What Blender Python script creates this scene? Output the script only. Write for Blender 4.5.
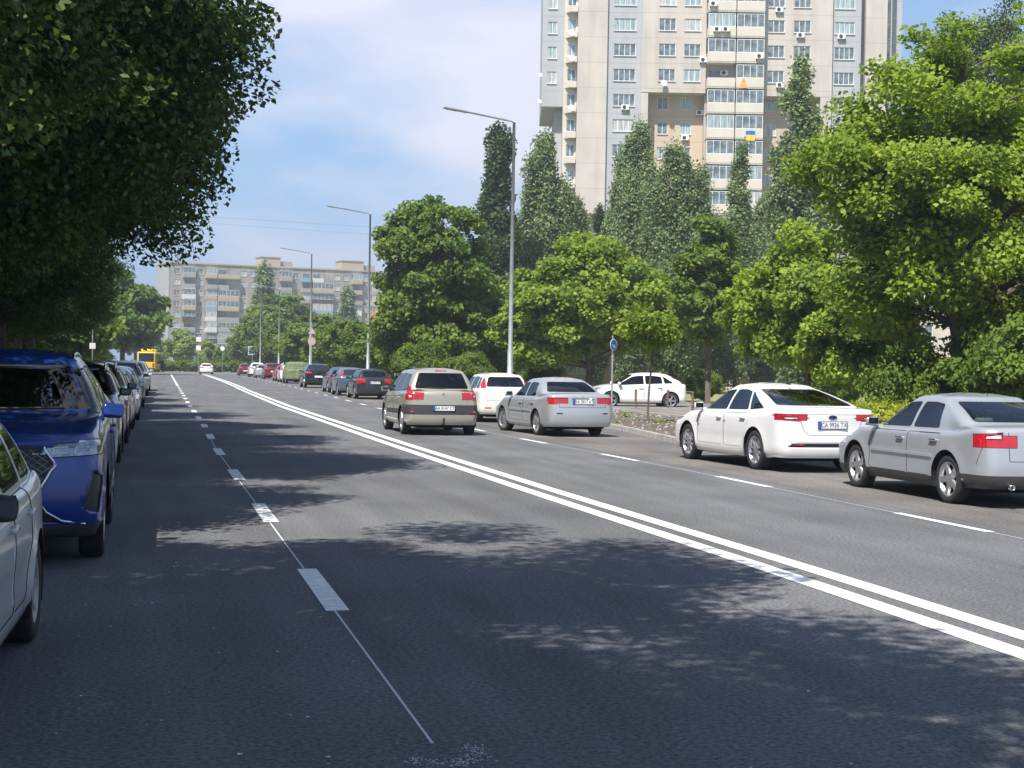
import bpy, bmesh, math, random
import numpy as np
from mathutils import Vector, Matrix
from mathutils.bvhtree import BVHTree

R = math.radians
scene = bpy.context.scene
for o in list(bpy.data.objects):
    bpy.data.objects.remove(o)
COL = scene.collection

# ------------------------------------------------------------------ camera
# road frame: +Y runs along the road, +X to the right, Z up, camera above the origin
F_PX, CAM_H, ROLL = 1538.0, 1.68, R(0.97)
YAW = math.atan(362 / F_PX)
PITCH = math.atan((366.7 - 384) / F_PX)
fw = Vector((math.sin(YAW) * math.cos(PITCH), math.cos(YAW) * math.cos(PITCH), math.sin(PITCH)))
r0 = Vector((math.cos(YAW), -math.sin(YAW), 0))
u0 = r0.cross(fw)
rr = r0 * math.cos(ROLL) + u0 * math.sin(ROLL)
uu = -r0 * math.sin(ROLL) + u0 * math.cos(ROLL)
cam_data = bpy.data.cameras.new('camera')
cam = bpy.data.objects.new('camera', cam_data)
COL.objects.link(cam)
cam.matrix_world = Matrix(((rr.x, uu.x, -fw.x, 0), (rr.y, uu.y, -fw.y, 0), (rr.z, uu.z, -fw.z, CAM_H), (0, 0, 0, 1)))
cam_data.sensor_fit = 'HORIZONTAL'
cam_data.sensor_width = 36
cam_data.lens = 36 * F_PX / 1024
cam_data.clip_start = 0.1
cam_data.clip_end = 4000
scene.camera = cam

# ------------------------------------------------------------------ sky, sun, exposure
SUN_EL, SUN_AZ = R(57), R(40)          # sun stands behind the camera to the left; shade falls forward and right
sun_dir = Vector((-math.sin(SUN_AZ) * math.cos(SUN_EL), -math.cos(SUN_AZ) * math.cos(SUN_EL), math.sin(SUN_EL)))
world = bpy.data.worlds.new('World')
scene.world = world
world.use_nodes = True
wn, wl = world.node_tree.nodes, world.node_tree.links
wn.clear()
sky = wn.new('ShaderNodeTexSky')
sky.sky_type = 'NISHITA'
sky.sun_disc = False
sky.sun_elevation = SUN_EL
sky.sun_rotation = math.atan2(sun_dir.x, sun_dir.y)
sky.altitude = 150
sky.air_density = 1.0
sky.dust_density = 0.4
sky.ozone_density = 2.0
tc = wn.new('ShaderNodeTexCoord')
mp = wn.new('ShaderNodeMapping')
mp.inputs['Scale'].default_value = (1.0, 1.0, 2.6)
mp.inputs['Location'].default_value = (0.35, 0.1, 0.23)
nz = wn.new('ShaderNodeTexNoise')
nz.inputs['Scale'].default_value = 2.6
nz.inputs['Detail'].default_value = 7
nz.inputs['Roughness'].default_value = 0.5
nz.inputs['Distortion'].default_value = 0.25
cr = wn.new('ShaderNodeValToRGB')
cr.color_ramp.elements[0].position = 0.50
cr.color_ramp.elements[0].color = (0, 0, 0, 1)
cr.color_ramp.elements[1].position = 0.65
cr.color_ramp.elements[1].color = (0.9, 0.9, 0.9, 1)
mx = wn.new('ShaderNodeMixRGB')
mx.inputs['Color2'].default_value = (6.3, 6.3, 7.2, 1)
bg = wn.new('ShaderNodeBackground')
bg.inputs['Strength'].default_value = 0.092
wo = wn.new('ShaderNodeOutputWorld')
wl.new(tc.outputs['Generated'], mp.inputs['Vector'])
wl.new(mp.outputs['Vector'], nz.inputs['Vector'])
# a broad cloud bank stands low ahead of the camera, thin veils elsewhere
cdir = fw + rr * ((400 - 512) / F_PX) + uu * ((384 - 110) / F_PX)
cdir.normalize()
dt = wn.new('ShaderNodeVectorMath'); dt.operation = 'DOT_PRODUCT'; dt.inputs[1].default_value = tuple(cdir)
wl.new(tc.outputs['Generated'], dt.inputs[0])
bnk = wn.new('ShaderNodeMapRange'); bnk.interpolation_type = 'SMOOTHSTEP'
bnk.inputs['From Min'].default_value = 0.978; bnk.inputs['From Max'].default_value = 0.9995
bnk.inputs['To Min'].default_value = -0.06; bnk.inputs['To Max'].default_value = 0.095
wl.new(dt.outputs['Value'], bnk.inputs['Value'])
cad = wn.new('ShaderNodeMath'); cad.operation = 'ADD'
wl.new(nz.outputs['Fac'], cad.inputs[0]); wl.new(bnk.outputs['Result'], cad.inputs[1])
wl.new(cad.outputs[0], cr.inputs['Fac'])
wl.new(cr.outputs['Color'], mx.inputs['Fac'])
sp_ = wn.new('ShaderNodeSeparateXYZ')
wl.new(tc.outputs['Generated'], sp_.inputs[0])
hzr = wn.new('ShaderNodeMapRange')          # pale blue air low over the horizon, deeper blue higher up
hzr.inputs['From Min'].default_value = 0.02; hzr.inputs['From Max'].default_value = 0.42
hzr.inputs['To Min'].default_value = 0.85; hzr.inputs['To Max'].default_value = 0.0
wl.new(sp_.outputs['Z'], hzr.inputs['Value'])
hzm = wn.new('ShaderNodeMixRGB')
hzm.inputs['Color2'].default_value = (2.1, 3.75, 6.4, 1)
wl.new(hzr.outputs['Result'], hzm.inputs['Fac'])
wl.new(sky.outputs['Color'], hzm.inputs['Color1'])
wl.new(hzm.outputs['Color'], mx.inputs['Color1'])
wl.new(mx.outputs['Color'], bg.inputs['Color'])
wl.new(bg.outputs['Background'], wo.inputs['Surface'])
sd = bpy.data.lights.new('sun', 'SUN')
sd.energy = 4.6
sd.angle = R(0.5)
sd.color = (1.0, 0.955, 0.88)
sun = bpy.data.objects.new('sun', sd)
COL.objects.link(sun)
sun.rotation_euler = (-sun_dir).to_track_quat('-Z', 'Y').to_euler()
sun.location = (0, 0, 50)
scene.view_settings.view_transform = 'Standard'
scene.view_settings.look = 'None'
scene.view_settings.gamma = 1
scene.view_settings.use_curve_mapping = False
scene.view_settings.exposure = 0.75

# ------------------------------------------------------------------ materials
def mat(name, col, rough=0.6, metal=0.0, vary=0.0, scale=8.0, bump=0.0, coat=0.0, col2=None, spec=0.5, detail=6, coords='Object', stretch=None, bscale=None):
    m = bpy.data.materials.new(name)
    m.use_nodes = True
    n, l = m.node_tree.nodes, m.node_tree.links
    b = n['Principled BSDF']
    b.inputs['Base Color'].default_value = (*col, 1)
    b.inputs['Roughness'].default_value = rough
    b.inputs['Metallic'].default_value = metal
    b.inputs['Specular IOR Level'].default_value = spec
    b.inputs['Coat Weight'].default_value = coat
    b.inputs['Coat Roughness'].default_value = 0.05
    if vary or bump or col2:
        t = n.new('ShaderNodeTexCoord')
        g = n.new('ShaderNodeMapping')
        if stretch:
            g.inputs['Scale'].default_value = stretch
        l.new(t.outputs[coords], g.inputs['Vector'])
        z = n.new('ShaderNodeTexNoise')
        z.inputs['Scale'].default_value = scale
        z.inputs['Detail'].default_value = detail
        l.new(g.outputs['Vector'], z.inputs['Vector'])
        if vary or col2:
            c2 = col2 or tuple(max(0, c * (1 - vary)) for c in col)
            c1 = col if col2 else tuple(min(1, c * (1 + vary)) for c in col)
            r_ = n.new('ShaderNodeValToRGB')
            r_.color_ramp.elements[0].position = 0.35
            r_.color_ramp.elements[1].position = 0.65
            r_.color_ramp.elements[0].color = (*c2, 1)
            r_.color_ramp.elements[1].color = (*c1, 1)
            l.new(z.outputs['Fac'], r_.inputs['Fac'])
            l.new(r_.outputs['Color'], b.inputs['Base Color'])
        if bump:
            z2 = z
            if bscale:
                z2 = n.new('ShaderNodeTexNoise')
                z2.inputs['Scale'].default_value = bscale
                z2.inputs['Detail'].default_value = 4
                l.new(g.outputs['Vector'], z2.inputs['Vector'])
            bp = n.new('ShaderNodeBump')
            bp.inputs['Strength'].default_value = bump
            bp.inputs['Distance'].default_value = 0.02
            l.new(z2.outputs['Fac'], bp.inputs['Height'])
            l.new(bp.outputs['Normal'], b.inputs['Normal'])
    return m

def glass_mat(name, tint, trans, rough=0.02, ior=1.75):
    m = bpy.data.materials.new(name)
    m.use_nodes = True
    n, l = m.node_tree.nodes, m.node_tree.links
    n.clear()
    o = n.new('ShaderNodeOutputMaterial')
    t = n.new('ShaderNodeBsdfTransparent')
    t.inputs['Color'].default_value = (*[c * trans for c in tint], 1)
    g = n.new('ShaderNodeBsdfGlossy')
    g.inputs['Roughness'].default_value = rough
    fr = n.new('ShaderNodeFresnel')
    fr.inputs['IOR'].default_value = ior
    x = n.new('ShaderNodeMixShader')
    l.new(fr.outputs['Fac'], x.inputs['Fac'])
    l.new(t.outputs['BSDF'], x.inputs[1])
    l.new(g.outputs['BSDF'], x.inputs[2])
    l.new(x.outputs['Shader'], o.inputs['Surface'])
    return m

def paint(name, col, metal=0.0, rough=0.35):
    return mat(name, col, rough, metal, coat=0.8, vary=0.02, scale=3)

def asphalt_mat(name, base, scale=1.0, patch=0.13, speck=0.5):
    m = bpy.data.materials.new(name)
    m.use_nodes = True
    n, l = m.node_tree.nodes, m.node_tree.links
    b = n['Principled BSDF']
    b.inputs['Roughness'].default_value = 0.88
    b.inputs['Specular IOR Level'].default_value = 0.25
    t = n.new('ShaderNodeTexCoord')
    fine = n.new('ShaderNodeTexNoise'); fine.inputs['Scale'].default_value = 34; fine.inputs['Detail'].default_value = 6; fine.inputs['Roughness'].default_value = .75
    big = n.new('ShaderNodeTexNoise'); big.inputs['Scale'].default_value = 0.35; big.inputs['Detail'].default_value = 5
    gm = n.new('ShaderNodeMapping'); gm.inputs['Scale'].default_value = (1.6, 0.12, 1)
    st = n.new('ShaderNodeTexNoise'); st.inputs['Scale'].default_value = 1.3; st.inputs['Detail'].default_value = 4
    vor = n.new('ShaderNodeTexVoronoi'); vor.inputs['Scale'].default_value = 38
    for q in (fine, big, vor):
        l.new(t.outputs['Object'], q.inputs['Vector'])
    l.new(t.outputs['Object'], gm.inputs['Vector']); l.new(gm.outputs['Vector'], st.inputs['Vector'])
    def ramp(src, p0, p1, c0, c1):
        r_ = n.new('ShaderNodeMapRange'); r_.inputs['From Min'].default_value = p0; r_.inputs['From Max'].default_value = p1
        r_.inputs['To Min'].default_value = c0; r_.inputs['To Max'].default_value = c1
        l.new(src, r_.inputs['Value']); return r_.outputs['Result']
    a = ramp(fine.outputs['Fac'], .38, .62, 1 - speck, 1 + speck)
    c = ramp(big.outputs['Fac'], .35, .65, 1 - patch, 1 + patch)
    d = ramp(st.outputs['Fac'], .35, .65, 1 - patch * .8, 1 + patch * .8)
    e = ramp(vor.outputs['Distance'], 0.0, 0.16, 1.9, 1.0)
    def mul(x, y):
        q = n.new('ShaderNodeMath'); q.operation = 'MULTIPLY'; l.new(x, q.inputs[0]); l.new(y, q.inputs[1]); return q.outputs[0]
    v = mul(mul(mul(a, c), d), e)
    vm = n.new('ShaderNodeVectorMath'); vm.operation = 'SCALE'; vm.inputs[0].default_value = base
    l.new(v, vm.inputs['Scale'])
    l.new(vm.outputs['Vector'], b.inputs['Base Color'])
    bp = n.new('ShaderNodeBump'); bp.inputs['Strength'].default_value = .7; bp.inputs['Distance'].default_value = .012
    l.new(fine.outputs['Fac'], bp.inputs['Height']); l.new(bp.outputs['Normal'], b.inputs['Normal'])
    return m

def leaf_mat(name, c_dark, c_light, trans=0.35):
    m = bpy.data.materials.new(name)
    m.use_nodes = True
    n, l = m.node_tree.nodes, m.node_tree.links
    n.clear()
    o = n.new('ShaderNodeOutputMaterial')
    at = n.new('ShaderNodeAttribute'); at.attribute_name = 'tint'
    r_ = n.new('ShaderNodeValToRGB')
    r_.color_ramp.elements[0].color = (*c_dark, 1)
    r_.color_ramp.elements[1].color = (*c_light, 1)
    l.new(at.outputs['Fac'], r_.inputs['Fac'])
    b = n.new('ShaderNodeBsdfPrincipled')
    b.inputs['Roughness'].default_value = 0.6
    b.inputs['Specular IOR Level'].default_value = 0.22
    tr = n.new('ShaderNodeBsdfTranslucent')
    br = n.new('ShaderNodeMixRGB'); br.blend_type = 'MULTIPLY'; br.inputs['Fac'].default_value = 1
    br.inputs['Color2'].default_value = (1.9, 2.0, 0.8, 1)
    l.new(r_.outputs['Color'], b.inputs['Base Color'])
    l.new(r_.outputs['Color'], br.inputs['Color1'])
    l.new(br.outputs['Color'], tr.inputs['Color'])
    x = n.new('ShaderNodeMixShader'); x.inputs['Fac'].default_value = trans
    l.new(b.outputs['BSDF'], x.inputs[1]); l.new(tr.outputs['BSDF'], x.inputs[2])
    l.new(x.outputs['Shader'], o.inputs['Surface'])
    return m

def panel_mat(name, col, floor_h, z_off=0.0, joint=(0.6, 0.6, 0.6), vary=0.07, panel_w=0):
    """painted concrete facade panels with darker horizontal joints every storey and weather streaks"""
    m = bpy.data.materials.new(name)
    m.use_nodes = True
    n, l = m.node_tree.nodes, m.node_tree.links
    b = n['Principled BSDF']; b.inputs['Roughness'].default_value = 0.85
    t = n.new('ShaderNodeTexCoord')
    sp = n.new('ShaderNodeSeparateXYZ'); l.new(t.outputs['Object'], sp.inputs[0])
    def math_(op, a, bb=None, c=None):
        q = n.new('ShaderNodeMath'); q.operation = op
        for i, v in enumerate((a, bb, c)):
            if v is None: continue
            if isinstance(v, (int, float)): q.inputs[i].default_value = v
            else: l.new(v, q.inputs[i])
        return q.outputs[0]
    zz = math_('ADD', sp.outputs['Z'], -z_off)
    fr = math_('FRACT', math_('DIVIDE', zz, floor_h))
    line = math_('LESS_THAN', fr, 0.022)
    g = n.new('ShaderNodeMapping'); g.inputs['Scale'].default_value = (1.1, 1.1, 0.09)
    l.new(t.outputs['Object'], g.inputs['Vector'])
    z1 = n.new('ShaderNodeTexNoise'); z1.inputs['Scale'].default_value = 1.2; z1.inputs['Detail'].default_value = 6; l.new(g.outputs['Vector'], z1.inputs['Vector'])
    z2 = n.new('ShaderNodeTexNoise'); z2.inputs['Scale'].default_value = 0.3; z2.inputs['Detail'].default_value = 4; l.new(t.outputs['Object'], z2.inputs['Vector'])
    s_ = math_('ADD', math_('MULTIPLY', z1.outputs['Fac'], 0.6), math_('MULTIPLY', z2.outputs['Fac'], 0.6))
    mr = n.new('ShaderNodeMapRange'); mr.inputs['From Min'].default_value = .42; mr.inputs['From Max'].default_value = .78
    mr.inputs['To Min'].default_value = 1 - vary * 1.6; mr.inputs['To Max'].default_value = 1 + vary
    l.new(s_, mr.inputs['Value'])
    v = math_('MULTIPLY', mr.outputs['Result'], math_('SUBTRACT', 1.0, math_('MULTIPLY', line, 0.28)))
    vm = n.new('ShaderNodeVectorMath'); vm.operation = 'SCALE'; vm.inputs[0].default_value = col
    l.new(v, vm.inputs['Scale']); l.new(vm.outputs['Vector'], b.inputs['Base Color'])
    return m

M = {}
M['asphalt'] = asphalt_mat('asphalt', (0.132, 0.133, 0.137), patch=.15)
M['dusty'] = asphalt_mat('dusty_asphalt', (0.150, 0.141, 0.130), patch=.2)
M['lot'] = asphalt_mat('old_asphalt', (0.21, 0.19, 0.165), patch=.2)
M['sidewalk'] = asphalt_mat('pavement_grey', (0.17, 0.16, 0.15), patch=.2)
M['kerb'] = mat('kerb_concrete', (0.36, 0.34, 0.31), 0.9, vary=0.2, scale=3, bump=.3)
M['line'] = mat('road_paint', (0.76, 0.76, 0.74), 0.6, vary=0.12, scale=9, bump=.2)
M['line_worn'] = mat('road_paint_thin', (0.62, 0.64, 0.66), 0.7, vary=0.25, scale=60, bump=.2)
M['earth'] = mat('bare_earth', (0.16, 0.125, 0.095), 0.95, col2=(0.075, 0.06, 0.048), scale=3.5, bump=.8, bscale=20, detail=10)
M['grass'] = mat('lawn', (0.17, 0.21, 0.05), 0.95, col2=(0.30, 0.28, 0.12), scale=0.35, bump=.8, bscale=30, detail=9)
M['blade'] = mat('grass_blades', (0.15, 0.22, 0.04), 0.7, vary=.3, scale=1)
M['bark'] = mat('bark', (0.10, 0.08, 0.062), 0.95, vary=0.35, scale=9, bump=1.0, stretch=(1, 1, .25))
M['bark_pale'] = mat('pale_bark', (0.26, 0.23, 0.19), 0.95, vary=0.3, scale=9, bump=.8, stretch=(1, 1, .3))
M['black'] = mat('black_plastic', (0.018, 0.018, 0.02), 0.5, vary=.1)
M['trim'] = mat('dark_grey_plastic', (0.045, 0.045, 0.048), 0.55, vary=.1)
M['gap'] = mat('panel_gap', (0.01, 0.01, 0.01), 0.9, vary=.1)
M['under'] = mat('underbody', (0.012, 0.012, 0.012), 0.95, vary=.1)
M['tyre'] = mat('tyre_rubber', (0.022, 0.022, 0.024), 0.85, vary=.2, scale=20)
M['rim'] = mat('alloy', (0.55, 0.55, 0.57), 0.32, 0.85, vary=.1)
M['rim_worn'] = mat('dusty_alloy', (0.42, 0.38, 0.34), 0.5, 0.5, vary=.15)
M['chrome'] = mat('chrome', (0.75, 0.75, 0.77), 0.12, 1.0, vary=.03)
M['mirror'] = mat('mirror_glass', (0.22, 0.25, 0.25), 0.06, 1.0, vary=.03)
M['grille_grey'] = mat('grille_metal', (0.30, 0.31, 0.32), .3, .8, vary=.05)
M['red'] = mat('red_lens', (0.46, 0.010, 0.02), 0.15, coat=1, vary=.1, scale=30)
M['clear'] = mat('clear_lens', (0.75, 0.74, 0.76), 0.12, 0.2, coat=1, vary=.15, scale=30)
M['white_lens'] = mat('pinkish_white_lens', (0.62, 0.48, 0.48), 0.15, coat=1, vary=.1, scale=30)
M['amber'] = mat('orange_lens', (0.75, 0.2, 0.03), 0.15, coat=1, vary=.1)
M['hlight'] = mat('headlamp_inside', (0.30, 0.33, 0.37), 0.1, 0.6, coat=1, vary=.3, scale=14)
M['glass'] = glass_mat('car_glass', (0.85, 0.99, 0.92), 0.9, ior=2.0)
M['glass_ws'] = glass_mat('windshield_glass', (0.7, 0.85, 0.9), 0.45, ior=2.6)
M['glass_dark'] = glass_mat('tinted_car_glass', (0.35, 0.4, 0.6), 0.12)
M['glass_opaque'] = mat('dark_car_glass', (0.02, 0.025, 0.03), 0.06, coat=.5, vary=.1)
M['seat'] = mat('seat_fabric', (0.16, 0.15, 0.13), 0.9, vary=.15)
M['seat_beige'] = mat('beige_seat', (0.42, 0.38, 0.30), 0.8, vary=.1)
M['plate'] = mat('plate_white', (0.82, 0.82, 0.82), 0.4, vary=.03)
M['plate_blue'] = mat('plate_blue', (0.03, 0.10, 0.5), 0.4, vary=.03)
M['ink'] = mat('plate_ink', (0.015, 0.015, 0.02), 0.5, vary=.03)
M['galv'] = mat('galvanised_steel', (0.46, 0.49, 0.49), 0.45, 0.5, vary=.12, scale=4)
M['lampgrey'] = mat('lamp_housing', (0.40, 0.41, 0.42), 0.5, 0.3, vary=.1)
M['white'] = mat('white_plastic', (0.78, 0.78, 0.76), 0.5, vary=.05)
M['sign_blue'] = mat('sign_blue', (0.02, 0.14, 0.55), 0.45, vary=.05)
M['sign_red'] = mat('sign_red', (0.6, 0.03, 0.03), 0.45, vary=.05)
M['yellow'] = mat('yellow_paint', (0.85, 0.55, 0.04), 0.45, vary=.08)
M['pale'] = mat('pale_plaster', (0.50, 0.46, 0.40), 0.9, vary=.12, scale=.8)
M['beige_wall'] = mat('beige_wall', (0.52, 0.44, 0.35), 0.9, vary=.12, scale=.8)
M['iron'] = mat('brown_iron', (0.16, 0.10, 0.07), 0.7, vary=.2)

# ------------------------------------------------------------------ object helpers
def tag(o, label=None, cat=None, group=None, kind=None):
    if label: o['label'] = label
    if cat: o['category'] = cat
    if group: o['group'] = group
    if kind: o['kind'] = kind
    return o

def link(name, me, material=None, parent=None, loc=None):
    o = bpy.data.objects.new(name, me)
    COL.objects.link(o)
    if material is not None and me is not None:
        me.materials.clear(); me.materials.append(material)
    if parent: o.parent = parent
    if loc: o.location = loc
    return o

def empty(name, label, cat, loc=(0, 0, 0), rz=0.0, group=None):
    o = bpy.data.objects.new(name, None)
    COL.objects.link(o)
    o.location = loc; o.rotation_euler = (0, 0, rz)
    o.empty_display_size = .2
    return tag(o, label, cat, group)

def bm_obj(name, bm, material, parent=None, smooth=False, loc=None):
    me = bpy.data.meshes.new(name)
    if smooth:
        for f in bm.faces: f.smooth = True
    bm.to_mesh(me); bm.free()
    return link(name, me, material, parent, loc)

def kids(o):
    return [c for c in bpy.data.objects if c.parent == o]

def copy_tree(o, children_map, parent=None):
    c = o.copy(); COL.objects.link(c)
    if parent: c.parent = parent
    for ch in children_map.get(o.name, []):
        copy_tree(ch, children_map, c)
    return c

def cmap():
    d = {}
    for o in bpy.data.objects:
        if o.parent: d.setdefault(o.parent.name, []).append(o)
    return d

def box(bm, x0, x1, y0, y1, z0, z1, bevel=0.0, rot=None, piv=None):
    vs = [bm.verts.new(p) for p in ((x0, y0, z0), (x1, y0, z0), (x1, y1, z0), (x0, y1, z0), (x0, y0, z1), (x1, y0, z1), (x1, y1, z1), (x0, y1, z1))]
    fs = [bm.faces.new([vs[i] for i in q]) for q in ((0, 3, 2, 1), (4, 5, 6, 7), (0, 1, 5, 4), (1, 2, 6, 5), (2, 3, 7, 6), (3, 0, 4, 7))]
    if bevel > 0:
        es = list({e for f in fs for e in f.edges})
        r = bmesh.ops.bevel(bm, geom=es, offset=bevel, segments=2, affect='EDGES', profile=.6)
        vs = list({v for f in r['faces'] for v in f.verts} | {v for v in vs if v.is_valid})
    if rot is not None:
        bmesh.ops.rotate(bm, verts=vs, cent=piv or ((x0 + x1) / 2, (y0 + y1) / 2, (z0 + z1) / 2), matrix=rot)
    return vs

def tube(bm, pts, rads, n=8, cap=True):
    rings = []
    pts = [Vector(p) for p in pts]
    if not hasattr(rads, '__len__'): rads = [rads] * len(pts)
    for i, p in enumerate(pts):
        d = (pts[min(i + 1, len(pts) - 1)] - pts[max(i - 1, 0)])
        if d.length < 1e-6: d = Vector((0, 0, 1))
        d.normalize()
        ref = Vector((0, 0, 1)) if abs(d.z) < .9 else Vector((1, 0, 0))
        a = d.cross(ref).normalized(); b = d.cross(a).normalized()
        rings.append([bm.verts.new(p + (a * math.cos(2 * math.pi * k / n) + b * math.sin(2 * math.pi * k / n)) * rads[i]) for k in range(n)])
    for r1, r2 in zip(rings, rings[1:]):
        for k in range(n):
            bm.faces.new((r1[k], r1[(k + 1) % n], r2[(k + 1) % n], r2[k]))
    if cap:
        bm.faces.new(rings[0]); bm.faces.new(rings[-1][::-1])

def lathe(bm, prof, n=28, axis='y', cent=(0, 0, 0), close=False):
    """prof: (radius, offset along axis)"""
    rings = []
    for r_, o_ in prof:
        ring = []
        for k in range(n):
            a = 2 * math.pi * k / n
            if axis == 'y': p = (cent[0] + r_ * math.cos(a), cent[1] + o_, cent[2] + r_ * math.sin(a))
            elif axis == 'z': p = (cent[0] + r_ * math.cos(a), cent[1] + r_ * math.sin(a), cent[2] + o_)
            else: p = (cent[0] + o_, cent[1] + r_ * math.cos(a), cent[2] + r_ * math.sin(a))
            ring.append(bm.verts.new(p))
        rings.append(ring)
    prs = list(zip(rings, rings[1:]))
    if close: prs.append((rings[-1], rings[0]))
    for a_, b_ in prs:
        for k in range(n):
            bm.faces.new((a_[k], a_[(k + 1) % n], b_[(k + 1) % n], b_[k]))
    return rings

def disc(bm, c, r, axis='y', n=24, flip=False):
    vs = []
    for k in range(n):
        a = 2 * math.pi * k / n
        if axis == 'y': vs.append(bm.verts.new((c[0] + r * math.cos(a), c[1], c[2] + r * math.sin(a))))
        else: vs.append(bm.verts.new((c[0], c[1] + r * math.cos(a), c[2] + r * math.sin(a))))
    f = bm.faces.new(vs if not flip else vs[::-1]); return f

def text_mesh(txt, size, extrude=0.001):
    cu = bpy.data.curves.new('txt', 'FONT')
    cu.body = txt; cu.size = size; cu.align_x = 'CENTER'; cu.align_y = 'CENTER'; cu.extrude = extrude
    o = bpy.data.objects.new('txt', cu); COL.objects.link(o)
    bpy.context.view_layer.update()
    me = bpy.data.meshes.new_from_object(o.evaluated_get(bpy.context.evaluated_depsgraph_get()))
    bpy.data.objects.remove(o)
    return me

def lerp(a, b, t): return a + (b - a) * t
def pw(pts, y):
    for (y0, x0), (y1, x1) in zip(pts, pts[1:]):
        if y <= y1: return lerp(x0, x1, max(0, (y - y0) / (y1 - y0)))
    return pts[-1][1]
# ------------------------------------------------------------------ cars
def pchip(ys, sub):
    """monotone cubic interpolation of rows ys[k][...] at integer k, `sub` steps per interval"""
    Y = np.array(ys, float); n = len(Y)
    d = np.diff(Y, axis=0)
    mm = np.zeros_like(Y)
    mm[0] = d[0]; mm[-1] = d[-1]
    for i in range(1, n - 1):
        a, b = d[i - 1], d[i]
        s = np.where(a * b > 0, 2 * a * b / np.where(np.abs(a + b) < 1e-12, 1, a + b), 0)
        mm[i] = s
    out = []
    for i in range(n - 1):
        k = sub[i] if hasattr(sub, '__len__') else sub
        for j in range(k):
            t = j / k
            h00 = 2 * t**3 - 3 * t**2 + 1; h10 = t**3 - 2 * t**2 + t; h01 = -2 * t**3 + 3 * t**2; h11 = t**3 - t**2
            out.append(h00 * Y[i] + h10 * mm[i] + h01 * Y[i + 1] + h11 * mm[i + 1])
    out.append(Y[-1])
    return np.array(out)

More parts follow.
